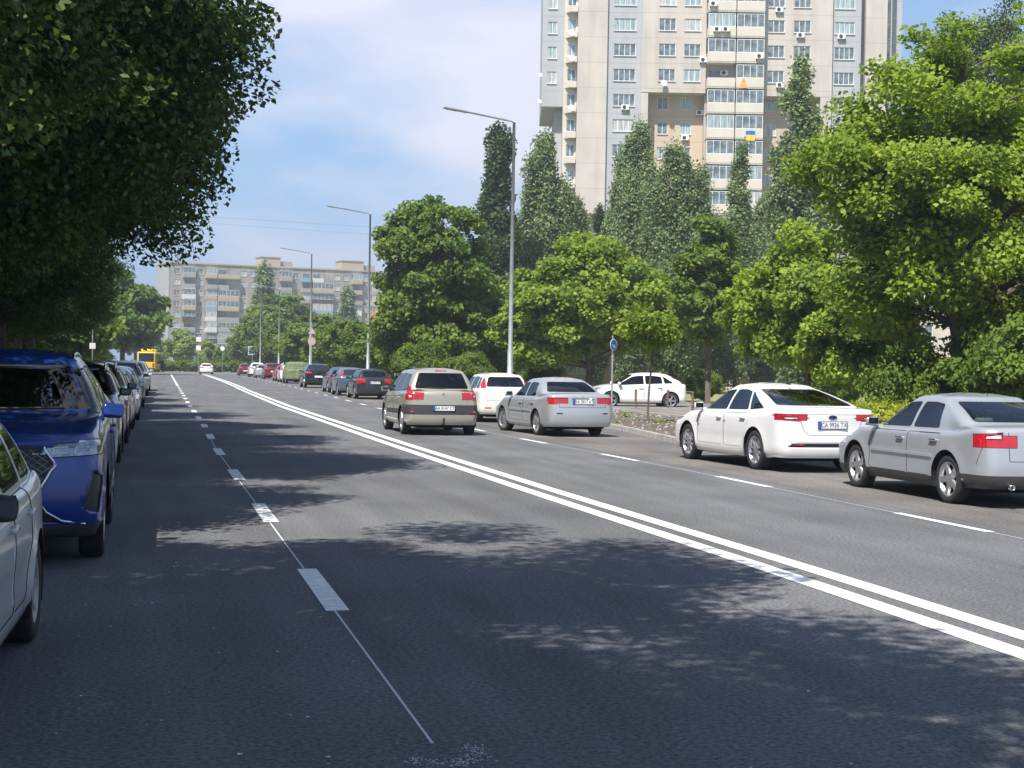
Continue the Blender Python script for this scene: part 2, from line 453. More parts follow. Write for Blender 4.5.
def car_shell(s):
    L, W, H = s['L'], s['W'], s['H']
    xF, xR, w = L / 2, -L / 2, W / 2
    gf, gr = s.get('gf', .19), s.get('gr', .25)
    hz, dz, belt = s['hz'], s['dz'], s['belt']
    cx, cz = s['cowl']; rwx, rwz = s['rwb']
    rfx, rfz = s['rf']; rrx, rrz = s['rrf']
    wr = s['wr']
    bf, br = s.get('bf', .16), s.get('br', .10)
    rc = s.get('rc', .34)
    rcr = s.get('rcr', rc * .85)
    ps = s.get('tum', .075)
    hm = s.get('hoodmid', .03)
    # xf, zf, xr, zr, zs, w, bf, br, rcf, rcr
    K = [
        (xF - .30, gf - .02, xR + .30, gr, .19 + s.get('lift', 0), w - .16, bf, br, rc, rcr),
        (xF - .10, gf, xR + .07, gr, .20 + s.get('lift', 0), w - .07, bf, br, rc, rcr),
        (xF - .035, gf + .05, xR + .03, gr + .05, .26 + s.get('lift', 0), w - .03, bf, br, rc, rcr),
        (xF - .005, .38, xR + .005, .40, .40, w - .005, bf, br, rc, rcr),
        (xF, .50, xR, .53, .54, w, bf, br, rc, rcr),
        (xF - .012, (.50 + hz) / 2 + .02, xR + s.get('r5', .02), lerp(.53, dz, .42), .68, w - .002, bf, br, rc, rcr),
        (xF - s.get('f6', .05), hz - .05, xR + s.get('r6', .04), lerp(.53, dz, .80), belt - .12, w - .010, bf, br, rc, rcr),
        (xF - s.get('f7', .11), hz, xR + s.get('r7', .055), dz - .025, belt - .045, w - .030, bf, br, rc, rcr),
        (xF - s.get('f8', .24), hz + .045, xR + s.get('r8', .10), dz + .002, belt - .018, w - .05, bf, br, rc * .9, rcr * .9),
        (lerp(xF - .24, cx, .55), lerp(hz + .045, cz, .55) + hm, lerp(xR + .10, rwx, .5), lerp(dz, rwz, .5) + .004, belt - .008, w - ps + .012, bf + .03, br + .02, rc * .7, rcr * .8),
        (cx + .03, cz, rwx - .02, rwz - .008, belt, w - ps, .20, .10, .26, .22),
        (cx - .02, cz + .02, rwx + .02, rwz + .02, belt + .02, w - ps - .008, .20, .11, .24, .20),
        (lerp(cx, rfx, .5), lerp(cz, rfz - .03, .53), lerp(rwx, rrx, .48) - s.get('rbulge', 0), lerp(rwz, rrz - .03, .55), lerp(belt, H - .07, .52), lerp(w - ps, wr, .44), .17, .10, .20, .18),
        (rfx, rfz - .03, rrx, rrz - .03, H - .085, wr, .12, .09, .16, .16),
        (rfx - .06, rfz - .008, rrx + .05, rrz - .005, H - .055, wr - .045, .11, .08, .14, .14),
        (rfx - .18, rfz + .012, rrx + .15, rrz + .012, H - .027, wr - .13, .09, .07, .12, .12),
        (rfx - .38, H - .012, rrx + .36, H - .014, H - .010, wr * .52, .05, .05, .10, .10),
        (rfx - .55, H, rrx + .52, H, H, wr * .22, .02, .02, .05, .05),
    ]
    NL = pchip(K, [2, 2, 3, 3, 3, 3, 3, 3, 4, 4, 2, 4, 4, 3, 3, 3, 3])
    kk = pchip([[i] for i in range(len(K))], [2, 2, 3, 3, 3, 3, 3, 3, 4, 4, 2, 4, 4, 3, 3, 3, 3])[:, 0]
    NA, NB, NC = 9, 7, 54
    xfa, xra = s['xfa'], s['xra']
    rows = []
    rw = s['rw']
    for q, (xf, zf, xr, zr, zs, ww, b1, b2, c1, c2) in enumerate(NL):
        c1 = min(c1, ww * .75); c2 = min(c2, ww * .75)
        half = []
        cyf, cyr = c1 * .72, c2 * .72
        yf, yr = ww - cyf, ww - cyr
        b1e = b1 * (yf / ww) ** 2; b2e = b2 * (yr / ww) ** 2
        for i in range(NA):
            y = yf * i / NA
            half.append((xf - b1 * (y / ww) ** 2, y, 0, 1))
        for i in range(NB):
            a = (i / NB) * math.pi / 2
            half.append((xf - b1e - c1 * (1 - math.cos(a) ** .9), yf + cyf * math.sin(a) ** .9, i / NB, 2))
        xs0, xs1 = xf - b1e - c1, xr + b2e + c2
        for i in range(NC + 1):
            half.append((lerp(xs0, xs1, i / NC), ww, 0, 3))
        for i in range(NB - 1, -1, -1):
            a = (i / NB) * math.pi / 2
            half.append((xr + b2e + c2 * (1 - math.cos(a) ** .9), yr + cyr * math.sin(a) ** .9, i / NB, 4))
        for i in range(NA - 1, -1, -1):
            y = yr * i / NA
            half.append((xr + b2 * (y / ww) ** 2, y, 0, 5))
        k = kk[q]
        xm = (xs0 + xs1) / 2
        pts = []
        # side height profile
        def zside(x):
            if k >= 11.5:
                t = (x - xm) / max(1e-3, (xs0 - xm)) if x > xm else (xm - x) / max(1e-3, (xm - xs1))
                ze = zf if x > xm else zr
                return zs + (ze - zs) * min(1, abs(t)) ** 2
            z = zs + (s.get('slope', 0) * (-(x)) if k > 5 else 0)
            xa = min(s.get('blend', xfa - .1), xs0 - .2)
            if x > xa:
                z = lerp(z, zf, ((x - xa) / (xs0 - xa)) ** 1.5)
            xb = max(xra, xs1 + .2)
            if x < xb:
                z = lerp(z, zr, ((xb - x) / (xb - xs1)) ** 1.5)
            return z
        for (x, y, t, seg) in half:
            if seg in (1, 2): z = zf
            elif seg in (4, 5): z = zr
            else: z = zside(x)
            if k > 15: pass
            # plan taper
            tp = s.get('taper', .055)
            y *= 1 - tp * abs(x / xF) ** 4 if k > 1 else 1
            # crown of hood / deck / roof towards the centre
            if seg in (1, 2, 4, 5) and 7.5 < k < 11: z += s.get('crown', .02) * (1 - (y / ww) ** 2)
            if seg == 3 and 2 < k < 9 :
                for xw in (xfa, xra):
                    d = math.hypot(x - xw, z - rw)
                    y += s.get('flare', .014) * math.exp(-((d - rw - .05) / .09) ** 2)
                if k < 6: y -= s.get('waist', .012) * math.exp(-((z - .5) / .1) ** 2) * (1 if xra + .4 < x < xfa - .4 else 0)
            pts.append((x, y, z))
        rows.append(pts)
    return rows

def clip(bm, faces, poly, ax):
    """cut the faces with a convex polygon given in two axes; returns the faces inside it"""
    area = sum(poly[i][0] * poly[(i + 1) % len(poly)][1] - poly[(i + 1) % len(poly)][0] * poly[i][1] for i in range(len(poly)))
    if area < 0: poly = poly[::-1]
    a, b = ax
    lo = (min(p[0] for p in poly), min(p[1] for p in poly)); hi = (max(p[0] for p in poly), max(p[1] for p in poly))
    cand = []
    for f in faces:
        xs = [v.co[a] for v in f.verts]; ys = [v.co[b] for v in f.verts]
        if max(xs) > lo[0] and min(xs) < hi[0] and max(ys) > lo[1] and min(ys) < hi[1]: cand.append(f)
    for i in range(len(poly)):
        if not cand: break
        p, q = poly[i], poly[(i + 1) % len(poly)]
        n2 = (-(q[1] - p[1]), q[0] - p[0])
        ln = math.hypot(*n2)
        if ln < 1e-7: continue
        co = [0, 0, 0]; no = [0, 0, 0]
        co[a], co[b] = p; no[a], no[b] = n2[0] / ln, n2[1] / ln
        co, no = Vector(co), Vector(no)
        geom = set(cand)
        for f in cand:
            geom.update(f.edges); geom.update(f.verts)
        r = bmesh.ops.bisect_plane(bm, geom=list(geom), plane_co=co, plane_no=no, dist=1e-5)
        cand = [g for g in r['geom'] if isinstance(g, bmesh.types.BMFace) and g.is_valid and (g.calc_center_median() - co).dot(no) > 1e-6]
    return cand

def rnd(poly, r=.04, n=3, which=None):
    """round the corners of a convex polygon"""
    out = []
    m = len(poly)
    for i, p in enumerate(poly):
        if which is not None and i not in which:
            out.append(p); continue
        a, b = poly[i - 1], poly[(i + 1) % m]
        P, A, B = Vector(p), Vector(a), Vector(b)
        da, db = (A - P), (B - P)
        ra, rb = min(r, da.length * .45), min(r, db.length * .45)
        s, e = P + da.normalized() * ra, P + db.normalized() * rb
        for k in range(n + 1):
            t = k / n
            out.append(tuple((1 - t) ** 2 * s + 2 * t * (1 - t) * P + t * t * e))
    return out

WHEELS = {}
def wheel_meshes(r_, width, style, rim_mat):
    key = (round(r_, 3), width, style, rim_mat.name)
    if key in WHEELS: return WHEELS[key]
    wd = width / 2
    bm = bmesh.new()
    rr_ = r_ * (.70 if style != 'small' else .62)
    prof = [(rr_, -wd * .85), (rr_ + .012, -wd * .95), (r_ - .03, -wd), (r_ - .008, -wd * .86), (r_, -wd * .6), (r_, wd * .6), (r_ - .008, wd * .86), (r_ - .03, wd), (rr_ + .012, wd * .95), (rr_, wd * .85)]
    lathe(bm, prof, 36)
    tyre = bpy.data.meshes.new('tyre'); [setattr(f, 'smooth', True) for f in bm.faces]
    bm.normal_update(); bmesh.ops.recalc_face_normals(bm, faces=bm.faces); bm.to_mesh(tyre); bm.free(); tyre.materials.append(M['tyre'])
    bm = bmesh.new()      # rim; outer face at +y
    lathe(bm, [(rr_ - .02, -wd * .8), (rr_ - .035, -wd * .3), (rr_ - .03, wd * .5), (rr_ - .012, wd * .86), (rr_ + .004, wd * .93), (rr_ + .006, wd * .86)], 36)
    lathe(bm, [(.001, wd * .80), (.05, wd * .82), (.075, wd * .74), (.078, wd * .4)], 16)
    ns = {'five': 5, 'multi': 10, 'steel': 12, 'small': 7, 'twin': 5}[style]
    for k in range(ns):
        a = 2 * math.pi * k / ns + .3
        offs = (0,) if style != 'twin' else (-.16, .16)
        for of in offs:
            hw0, hw1 = {'five': (.038, .030), 'multi': (.016, .013), 'steel': (.03, .04), 'small': (.024, .022), 'twin': (.020, .018)}[style]
            ca, sa = math.cos(a + of), math.sin(a + of)
            ca0, sa0 = math.cos(a + of * .5), math.sin(a + of * .5)
            def pt(rad, t, yy, c=ca, s_=sa): return (rad * c - t * s_, yy, rad * s_ + t * c)
            ins, outs = .055, rr_ - .015
            v = [bm.verts.new(pt(ins, -hw0, wd * .72, ca0, sa0)), bm.verts.new(pt(ins, hw0, wd * .72, ca0, sa0)), bm.verts.new(pt(outs, hw1, wd * .84)), bm.verts.new(pt(outs, -hw1, wd * .84)),
                 bm.verts.new(pt(ins, -hw0 * 1.3, wd * .45, ca0, sa0)), bm.verts.new(pt(ins, hw0 * 1.3, wd * .45, ca0, sa0)), bm.verts.new(pt(outs, hw1 * 1.3, wd * .5)), bm.verts.new(pt(outs, -hw1 * 1.3, wd * .5))]
            for q in ((0, 1, 2, 3), (0, 4, 5, 1), (3, 2, 6, 7), (0, 3, 7, 4), (1, 5, 6, 2)): bm.faces.new([v[j] for j in q])
    bmesh.ops.recalc_face_normals(bm, faces=bm.faces)
    rim = bpy.data.meshes.new('rim'); bm.to_mesh(rim); bm.free(); rim.materials.append(rim_mat)
    bm = bmesh.new()
    lathe(bm, [(.001, wd * .25), (r_ * .46, wd * .25), (r_ * .46, wd * .12), (rr_ - .03, wd * .10), (rr_ - .03, -wd * .5), (.001, -wd * .5)], 24)
    hub = bpy.data.meshes.new('wheel'); bm.to_mesh(hub); bm.free(); hub.materials.append(M['under'])
    WHEELS[key] = (hub, tyre, rim)
    return WHEELS[key]

SEAT = {}
def seat_mesh(kind):
    if kind in SEAT: return SEAT[kind]
    bm = bmesh.new()
    if kind == 'seat':
        box(bm, -.25, .27, -.25, .25, 0, .20, .05)
        box(bm, -.34, -.20, -.24, .24, .12, .70, .05, Matrix.Rotation(R(-12), 3, 'Y'), (-.27, 0, .2))
        box(bm, -.42, -.33, -.13, .13, .72, .90, .035)
    else:
        box(bm, -.25, .27, -.60, .60, 0, .20, .05)
        box(bm, -.36, -.22, -.60, .60, .12, .66, .05, Matrix.Rotation(R(-16), 3, 'Y'), (-.27, 0, .2))
        for y in (-.4, .4): box(bm, -.46, -.38, y - .12, y + .12, .64, .80, .03)
    me = bpy.data.meshes.new(kind); bm.to_mesh(me); bm.free()
    SEAT[kind] = me
    return me

def make_car(name, s, label, cat, pm, loc=(0, 0, 0), rz=0.0, group=None):
    """pm = body paint"""
    root = empty(name, label, cat, loc, rz, group)
    s = dict(s)
    s['xfa'] = s['L'] / 2 - s['fo']; s['xra'] = s['xfa'] - s['wb']
    rw = s['rw']
    rows = car_shell(s)
    bm = bmesh.new()
    n = len(rows[0])
    grid = []
    for pts in rows:
        left = [bm.verts.new(p) for p in pts]
        right = [left[0]] + [bm.verts.new((p[0], -p[1], p[2])) for p in pts[1:-1]] + [left[-1]]
        grid.append((left, right))
    for (l0, q0), (l1, q1) in zip(grid, grid[1:]):
        for i in range(n - 1):
            bm.faces.new((l0[i], l0[i + 1], l1[i + 1], l1[i]))
            bm.faces.new((q0[i + 1], q0[i], q1[i], q1[i + 1]))
    top = grid[-1]; bm.faces.new(top[0] + top[1][-2:0:-1])
    bot = grid[0]
    bf_ = bm.faces.new((bot[0] + bot[1][-2:0:-1])[::-1]); bf_.material_index = 2
    bmesh.ops.recalc_face_normals(bm, faces=bm.faces)
    bvh = BVHTree.FromBMesh(bm)
    def hit(o, d):
        h = bvh.ray_cast(Vector(o), Vector(d)); return h[0] if h[0] else Vector(o)
    def hy(x, z, sgn=1): return abs(hit((x, 3 * sgn, z), (0, -sgn, 0)).y)
    s['topz'] = lambda x, y: hit((x, y, 4), (0, 0, -1)).z
    def hx(y, z, front): return hit((5 if front else -5, y, z), (-1 if front else 1, 0, 0)).x
    parts = {0: ('body', pm, None, None), 1: (None, M['gap']), 2: (None, M['under'])}
    pid = [3]
    xm = s.get('xm', 0)
    def sel(view, f):
        c, nn = f.calc_center_median(), f.normal
        if view == 'L': return c.y > 0 and nn.y > .12
        if view == 'R': return c.y < 0 and nn.y < -.12
        if view == 'F': return c.x > 0 and nn.x > .08
        if view == 'B': return c.x < 0 and nn.x < -.08
        if view == 'T': return nn.z > .5
    AX = {'L': (0, 2), 'R': (0, 2), 'F': (1, 2), 'B': (1, 2), 'T': (0, 1)}
    def grab(view, poly, avail=(0,)):
        bm.normal_update()
        fs = [f for f in bm.faces if f.material_index in avail and sel(view, f)]
        got = clip(bm, fs, poly, AX[view])
        return got
    def cut(cuts, pname, material, ring=0.0, depth=0.0, ring_mat=1, parent=None, label=None, avail=(0,)):
        fs = set()
        pid_ = pid[0]; pid[0] += 1
        for view, poly in cuts:
            for f in grab(view, poly, avail):
                f.material_index = pid_; fs.add(f)
        fs = [f for f in bm.faces if f.material_index == pid_]
        if not fs: return None
        if ring > 0:
            r = bmesh.ops.inset_region(bm, faces=fs, thickness=ring, depth=depth, use_even_offset=False, use_boundary=True)
            for f in r['faces']: f.material_index = ring_mat
        parts[pid_] = (pname, material, parent, label)
        return pid_
    det = s.get('detail', 2)
    gl = s.get('glass', M['glass'])
    belt, H = s['belt'], s['H']
    sl = s.get('slope', 0)
    def zb(x): return belt + .028 - sl * x
    zt = s.get('zt', H - .135)
    dlo = s['dlo']            # (front bottom x, front top x, rear top x, rear bottom x)
    # side panes between pillars
    pil = s['pillars']        # list of x centres (bottom, top)
    edges = [(dlo[0], dlo[1])] + pil + [(dlo[3], dlo[2])]
    names = []
    for side in ('L', 'R'):
        for i in range(len(edges) - 1):
            (a0, a1), (b0, b1) = edges[i], edges[i + 1]
            g0 = 0 if i == 0 else s.get('pw', .035)
            g1 = 0 if i == len(edges) - 2 else s.get('pw', .035)
            zf_ = s.get('ztf', zt); 
            def ztop(x):
                t = (x - (dlo[1] + dlo[2]) / 2) / ((dlo[1] - dlo[2]) / 2)
                return zt - s.get('arc', .03) * t * t
            poly = [(a0 - g0, zb(a0)), (b0 + g1, zb(b0)), (b1 + g1, ztop(b1)), ((a1 + b1) / 2, ztop((a1 + b1) / 2) + .003), (a1 - g0, ztop(a1))]
            if i == len(edges) - 2 and s.get('tailup'): poly[1] = (b0 + g1, zb(b0) + s['tailup'])
            poly = rnd(poly, .045, 2, which={0, 1, 2, 4} if det > 1 else set())
            cut([(side, poly)], 'side_window', gl if det > 0 else M['glass_opaque'], .016, -.003)
    wsw = s['W'] / 2
    wr = s['wr']
    rfz, rrz = s['rf'][1], s['rrf'][1]
    cut([('F', rnd([(-(wsw - .20), s['cowl'][1] + .02), (wsw - .20, s['cowl'][1] + .02), (wr - .075, rfz - .055), (-(wr - .075), rfz - .055)], .05))], 'windshield', s.get('ws', gl), .022, -.003)
    rwt = s.get('rww', wsw - .22)
    cut([('B', rnd([(-rwt, s['rwb'][1] + .03), (rwt, s['rwb'][1] + .03), (wr - s.get('rwi', .085), rrz - .06), (-(wr - s.get('rwi', .085)), rrz - .06)], .06))], 'rear_window', s.get('rg', gl), .02, -.003)
    for f_ in s.get('lights', []):
        # (name, material, label, [(view, poly)...]) ; given for the left side, mirrored for the right
        nm_, m_, cuts_, par = f_
        cut(cuts_, nm_, m_, .008, .0)
        cut([({'L': 'R'}.get(v, v), [(-p[0], p[1]) if v in 'FB' else p for p in poly]) for v, poly in cuts_], nm_, m_, .008, .0)
    for nm_, m_, cuts_, ring, depth in s.get('cuts', []):
        cut(cuts_, nm_, m_, ring, depth)
    # dark sill and bumper bottoms
    if s.get('cladding'):
        z1 = s['cladding']
        for v in 'LRFB':
            fs = grab(v, [(-3, 0), (3, 0), (3, z1), (-3, z1)])
            for f in fs: f.material_index = 900
    # doors
    dh = []
    if det > 1:
        for side in ('L', 'R'):
            sg = 1 if side == 'L' else -1
            for d in s.get('doors', []):
                pd = cut([(side, rnd(d, .05, 2))], 'door', pm, .007, -.004)
                dh.append((pd, side, d))
    for view, p, q, wid in s.get('seams', []):
        d = Vector(q) - Vector(p); nn = Vector((-d.y, d.x)).normalized() * wid / 2
        P_, Q_ = Vector(p), Vector(q)
        for f in grab(view, [tuple(P_ + nn), tuple(P_ - nn), tuple(Q_ - nn), tuple(Q_ + nn)]): f.material_index = 1
    # wheel arches
    ra = rw + s.get('archgap', .055)
    for side in ('L', 'R'):
        for xw in (s['xfa'], s['xra']):
            poly = [(xw + ra * math.cos(2 * math.pi * k / 28), rw + .01 + ra * math.sin(2 * math.pi * k / 28)) for k in range(28)]
            avail = [k for k in set(f.material_index for f in bm.faces) if k != 2]
            bm.normal_update()
            fs = [f for f in bm.faces if f.material_index in avail and ((f.calc_center_median().y > .3) if side == 'L' else (f.calc_center_median().y < -.3)) and f.calc_center_median().z < 1 and abs(f.normal.y) > .03]
            got = clip(bm, fs, poly, (0, 2))
            bmesh.ops.delete(bm, geom=got, context='FACES')
    # split into part meshes
    objs = {}
    groups = {}
    for f in bm.faces: groups.setdefault(f.material_index, []).append(f)
    def extract(ids, pname, mats, parent, idmap=None):
        vm, vs, fc, mi = {}, [], [], []
        for id_ in ids:
            for f in groups.get(id_, []):
                idx = []
                for v in f.verts:
                    if v not in vm: vm[v] = len(vs); vs.append(v.co[:])
                    idx.append(vm[v])
                fc.append(idx); mi.append(ids.index(id_))
        if not fc: return None
        me = bpy.data.meshes.new(pname); me.from_pydata(vs, [], fc)
        me.polygons.foreach_set('use_smooth', [True] * len(fc))
        me.polygons.foreach_set('material_index', mi)
        for m_ in mats: me.materials.append(m_)
        o = bpy.data.objects.new(pname, me); COL.objects.link(o); o.parent = parent
        return o
    body = extract([0, 1, 2], 'body', [pm, M['gap'], M['under']], root)
    if 900 in groups: extract([900], 'lower_trim', [s.get('cladmat', M['trim'])], root)
    for k, v in parts.items():
        if k < 3: continue
        o = extract([k], v[0], [v[1]], root)
        if o is None: continue
        objs[k] = o
        if v[3]: o['label'] = v[3]
    bm.free()
    # arch liners
    for sg in (1, -1):
        for xw in (s['xfa'], s['xra']):
            b2 = bmesh.new()
            yo = hy(xw, min(rw * 2 + .12, belt - .1), sg) - .012
            n_ = 20
            pr = []
            for k in range(n_ + 1):
                a = -.35 + (math.pi + .7) * k / n_
                pr.append((xw + (ra + .004) * math.cos(a), rw + .01 + (ra + .004) * math.sin(a)))
            o_ = [b2.verts.new((p[0], sg * yo, max(.14, p[1]))) for p in pr]
            i_ = [b2.verts.new((p[0], sg * (yo - .34), max(.14, p[1]))) for p in pr]
            for k in range(n_): b2.faces.new((o_[k], o_[k + 1], i_[k + 1], i_[k]))
            b2.faces.new(i_)
            bm_obj('wheel_arch_liner', b2, M['under'], root)
    # underbody slab
    b2 = bmesh.new(); box(b2, s['xra'] - .3, s['xfa'] + .3, -wsw + .32, wsw - .32, .16 + s.get('lift', 0) * .5, .30, .02)
    for xw in (s['xfa'], s['xra']): tube(b2, [(xw, -wsw + .2, rw), (xw, wsw - .2, rw)], .035)
    bm_obj('underbody', b2, M['under'], root)
    # wheels
    hub, tyre, rim = wheel_meshes(rw, s.get('tw', .205), s.get('wheel', 'five'), s.get('rimmat', M['rim']))
    for xw, st in ((s['xfa'], s.get('steer', 0)), (s['xra'], 0)):
        for sg in (1, -1):
            w_ = link('wheel', hub, None, root, (xw, sg * (wsw - s.get('tw', .205) / 2 - .015), rw))
            w_.rotation_euler = (0, random.uniform(0, 1), (0 if sg == 1 else math.pi) + st)
            link('tyre', tyre, None, w_); link('rim', rim, None, w_)
    # mirrors
    mxx = s['dlo'][0] - .10; mz = belt + .07
    for sg in (1, -1):
        b2 = bmesh.new()
        y0 = hy(mxx, belt - .02, sg)
        box(b2, mxx - .05, mxx + .05, y0 - .05, y0 + .02, belt - .02, belt + .03, .01)
        vv_ = box(b2, mxx - .055, mxx + .075, y0 + .0, y0 + .19, belt + .005, belt + .135, .04)
        for v in b2.verts:
            if v.co.x > mxx + .01 and v.co.z > belt + .03: v.co.x -= .35 * max(0, v.co.y - y0 - .02)
            if v.co.y > y0 + .1 and v.co.z > belt + .02: v.co.z += (v.co.z - belt - .07) * -.18
        if sg < 0: bmesh.ops.scale(b2, vec=(1, -1, 1), verts=b2.verts); bmesh.ops.recalc_face_normals(b2, faces=b2.faces)
        mi_ = bm_obj('side_mirror', b2, s.get('mirmat', pm), root, True)
        b2 = bmesh.new(); box(b2, mxx - .0585, mxx - .0565, (y0 + .025) , (y0 + .175), belt + .03, belt + .12)
        if sg < 0: bmesh.ops.scale(b2, vec=(1, -1, 1), verts=b2.verts); bmesh.ops.recalc_face_normals(b2, faces=b2.faces)
        bm_obj('mirror_glass', b2, M['mirror'], mi_)
    if det > 1:
        for pd, side, d in dh:
            if pd not in objs: continue
            sg = 1 if side == 'L' else -1
            xs = [p[0] for p in d]; x1 = min(xs) + .10 + (.1 if d is s['doors'][-1] else 0)
            x1 = s['handles'][s['doors'].index(d)]
            z1 = s.get('hz_', belt - .13) - sl * x1
            y0 = hy(x1, z1, sg) 
            b2 = bmesh.new(); box(b2, x1 - .095, x1 + .095, y0 + .006, y0 + .032, z1 - .016, z1 + .016, .008)
            box(b2, x1 - .09, x1 - .07, y0 - .01, y0 + .01, z1 - .01, z1 + .01); box(b2, x1 + .07, x1 + .09, y0 - .01, y0 + .01, z1 - .01, z1 + .01)
            if sg < 0: bmesh.ops.scale(b2, vec=(1, -1, 1), verts=b2.verts); bmesh.ops.recalc_face_normals(b2, faces=b2.faces)
            bm_obj('door_handle', b2, s.get('hmat', pm), objs[pd], True)
        # seats and dashboard
        sm = s.get('seatmat', M['seat'])
        sz = .30 + s.get('lift', 0)
        for y in (-.36, .36):
            o = link('seat', seat_mesh('seat'), sm, root, (s['seatx'], y, sz))
        o = link('rear_seat', seat_mesh('rear_seat'), sm, root, (s['seatx'] - .95, 0, sz + .02))
        b2 = bmesh.new(); box(b2, s['cowl'][0] - .62, s['cowl'][0] - .12, -wsw + .24, wsw - .24, belt - .34, belt - .04, .06)
        bm_obj('dashboard', b2, M['black'], root)
        b2 = bmesh.new()
        cxw = s['cowl'][0] - .78
        rg = [(cxw + .07 * math.sin(a), .36 + .18 * math.cos(a), belt - .09 + .17 * math.sin(a)) for a in [2 * math.pi * k / 16 for k in range(17)]]
        tube(b2, rg, .013, 6); tube(b2, [(cxw, .36, belt - .09), (cxw + .2, .36, belt - .18)], .02, 6); tube(b2, [rg[0], (cxw, .36, belt - .09), rg[8]], .012, 6)
        bm_obj('steering_wheel', b2, M['black'], root)
    # plates
    def plate(front, z, txt, yc=0.0):
        x = hx(yc, z, front)
        sg = 1 if front else -1
        b2 = bmesh.new(); box(b2, -.012, 0, -.27, .27, -.064, .064, .004)
        bp_ = bm_obj('license_plate', b2, M['trim'] if det > 1 else M['plate'], root, loc=(x + sg * .016, yc, z)); bp_.rotation_euler = (0, 0, 0 if front else math.pi)
        if det > 1:
            b2 = bmesh.new(); box(b2, .0005, .003, -.255, .255, -.053, .053); bm_obj('plate_face', b2, M['plate'], bp_)
            b2 = bmesh.new(); box(b2, .003, .0045, -.255, -.21, -.053, .053); bm_obj('plate_band', b2, M['plate_blue'], bp_)
            me = text_mesh(txt, .105)
            o = link('plate_text', me, M['ink'], bp_, (.005, .02, 0)); o.rotation_euler = (R(90), 0, R(90)); o.scale = (.86, 1, 1)
    if s.get('plate_r'): plate(False, *s['plate_r'])
    if s.get('plate_f'): plate(True, *s['plate_f'])
    # extras built on the surface
    for ex in s.get('extras', []): ex(root, s, hx, hy, pm)
    return root

# ---- small pieces put on bodies
def ex_bar(nm, m_, front, pts, r_=.012):
    """bar following the front / rear face through (y, z) points"""
    def f(root, s, hx, hy, pm):
        b2 = bmesh.new(); P_ = []
        sg = 1 if front else -1
        for (y, z) in pts: P_.append((hx(y, z, front) + sg * .004, y, z))
        tube(b2, P_, r_, 8); bm_obj(nm, b2, m_, root, True)
    return f
def ex_sidebar(nm, m_, x0, x1, z, hh=.02, t=.012, zz=None):
    def f(root, s, hx, hy, pm):
        for sg in (1, -1):
            b2 = bmesh.new(); n_ = 8; prev = None
            for k in range(n_ + 1):
                x = lerp(x0, x1, k / n_); zc = lerp(z, zz if zz is not None else z, k / n_)
                y = hy(x, zc, sg)
                q = [b2.verts.new((x, sg * (y + o_), zc + h_)) for o_, h_ in ((-.01, -hh), (t, -hh * .8), (t, hh * .8), (-.01, hh))]
                if prev:
                    for j in range(3): b2.faces.new((prev[j], prev[j + 1], q[j + 1], q[j]))
                else: b2.faces.new(q)
                prev = q
            b2.faces.new(prev[::-1]); bmesh.ops.recalc_face_normals(b2, faces=b2.faces)
            bm_obj(nm, b2, m_, root)
    return f
def ex_rails(m_, x0, x1, yy, z, lift_=.022):
    def f(root, s, hx, hy, pm):
        for sg in (1, -1):
            b2 = bmesh.new()
            P_ = []
            for k in range(11):
                x = lerp(x0, x1, k / 10); zz = s['topz'](x, sg * yy)
                P_.append((x, sg * yy, zz + (-.01 if k in (0, 10) else lift_)))
            tube(b2, P_, .016, 8); bm_obj('roof_rail', b2, m_, root, True)
    return f
def ex_exhaust(y, z=.27):
    def f(root, s, hx, hy, pm):
        b2 = bmesh.new(); x = -s['L'] / 2
        lathe(b2, [(.02, .06), (.034, .06), (.036, -.05), (.028, -.05), (.026, .02)], 16, 'x', (x + .04, y, z)); bm_obj('exhaust_pipe', b2, M['chrome'], root, True)
    return f
def ex_wiper(front, y0, z0, y1, z1):
    def f(root, s, hx, hy, pm):
        b2 = bmesh.new(); sg = 1 if front else -1
        tube(b2, [(hx(lerp(y0, y1, t), lerp(z0, z1, t), front) + sg * .015, lerp(y0, y1, t), lerp(z0, z1, t)) for t in (0, .33, .66, 1)], .009, 6); bm_obj('wiper', b2, M['black'], root)
    return f
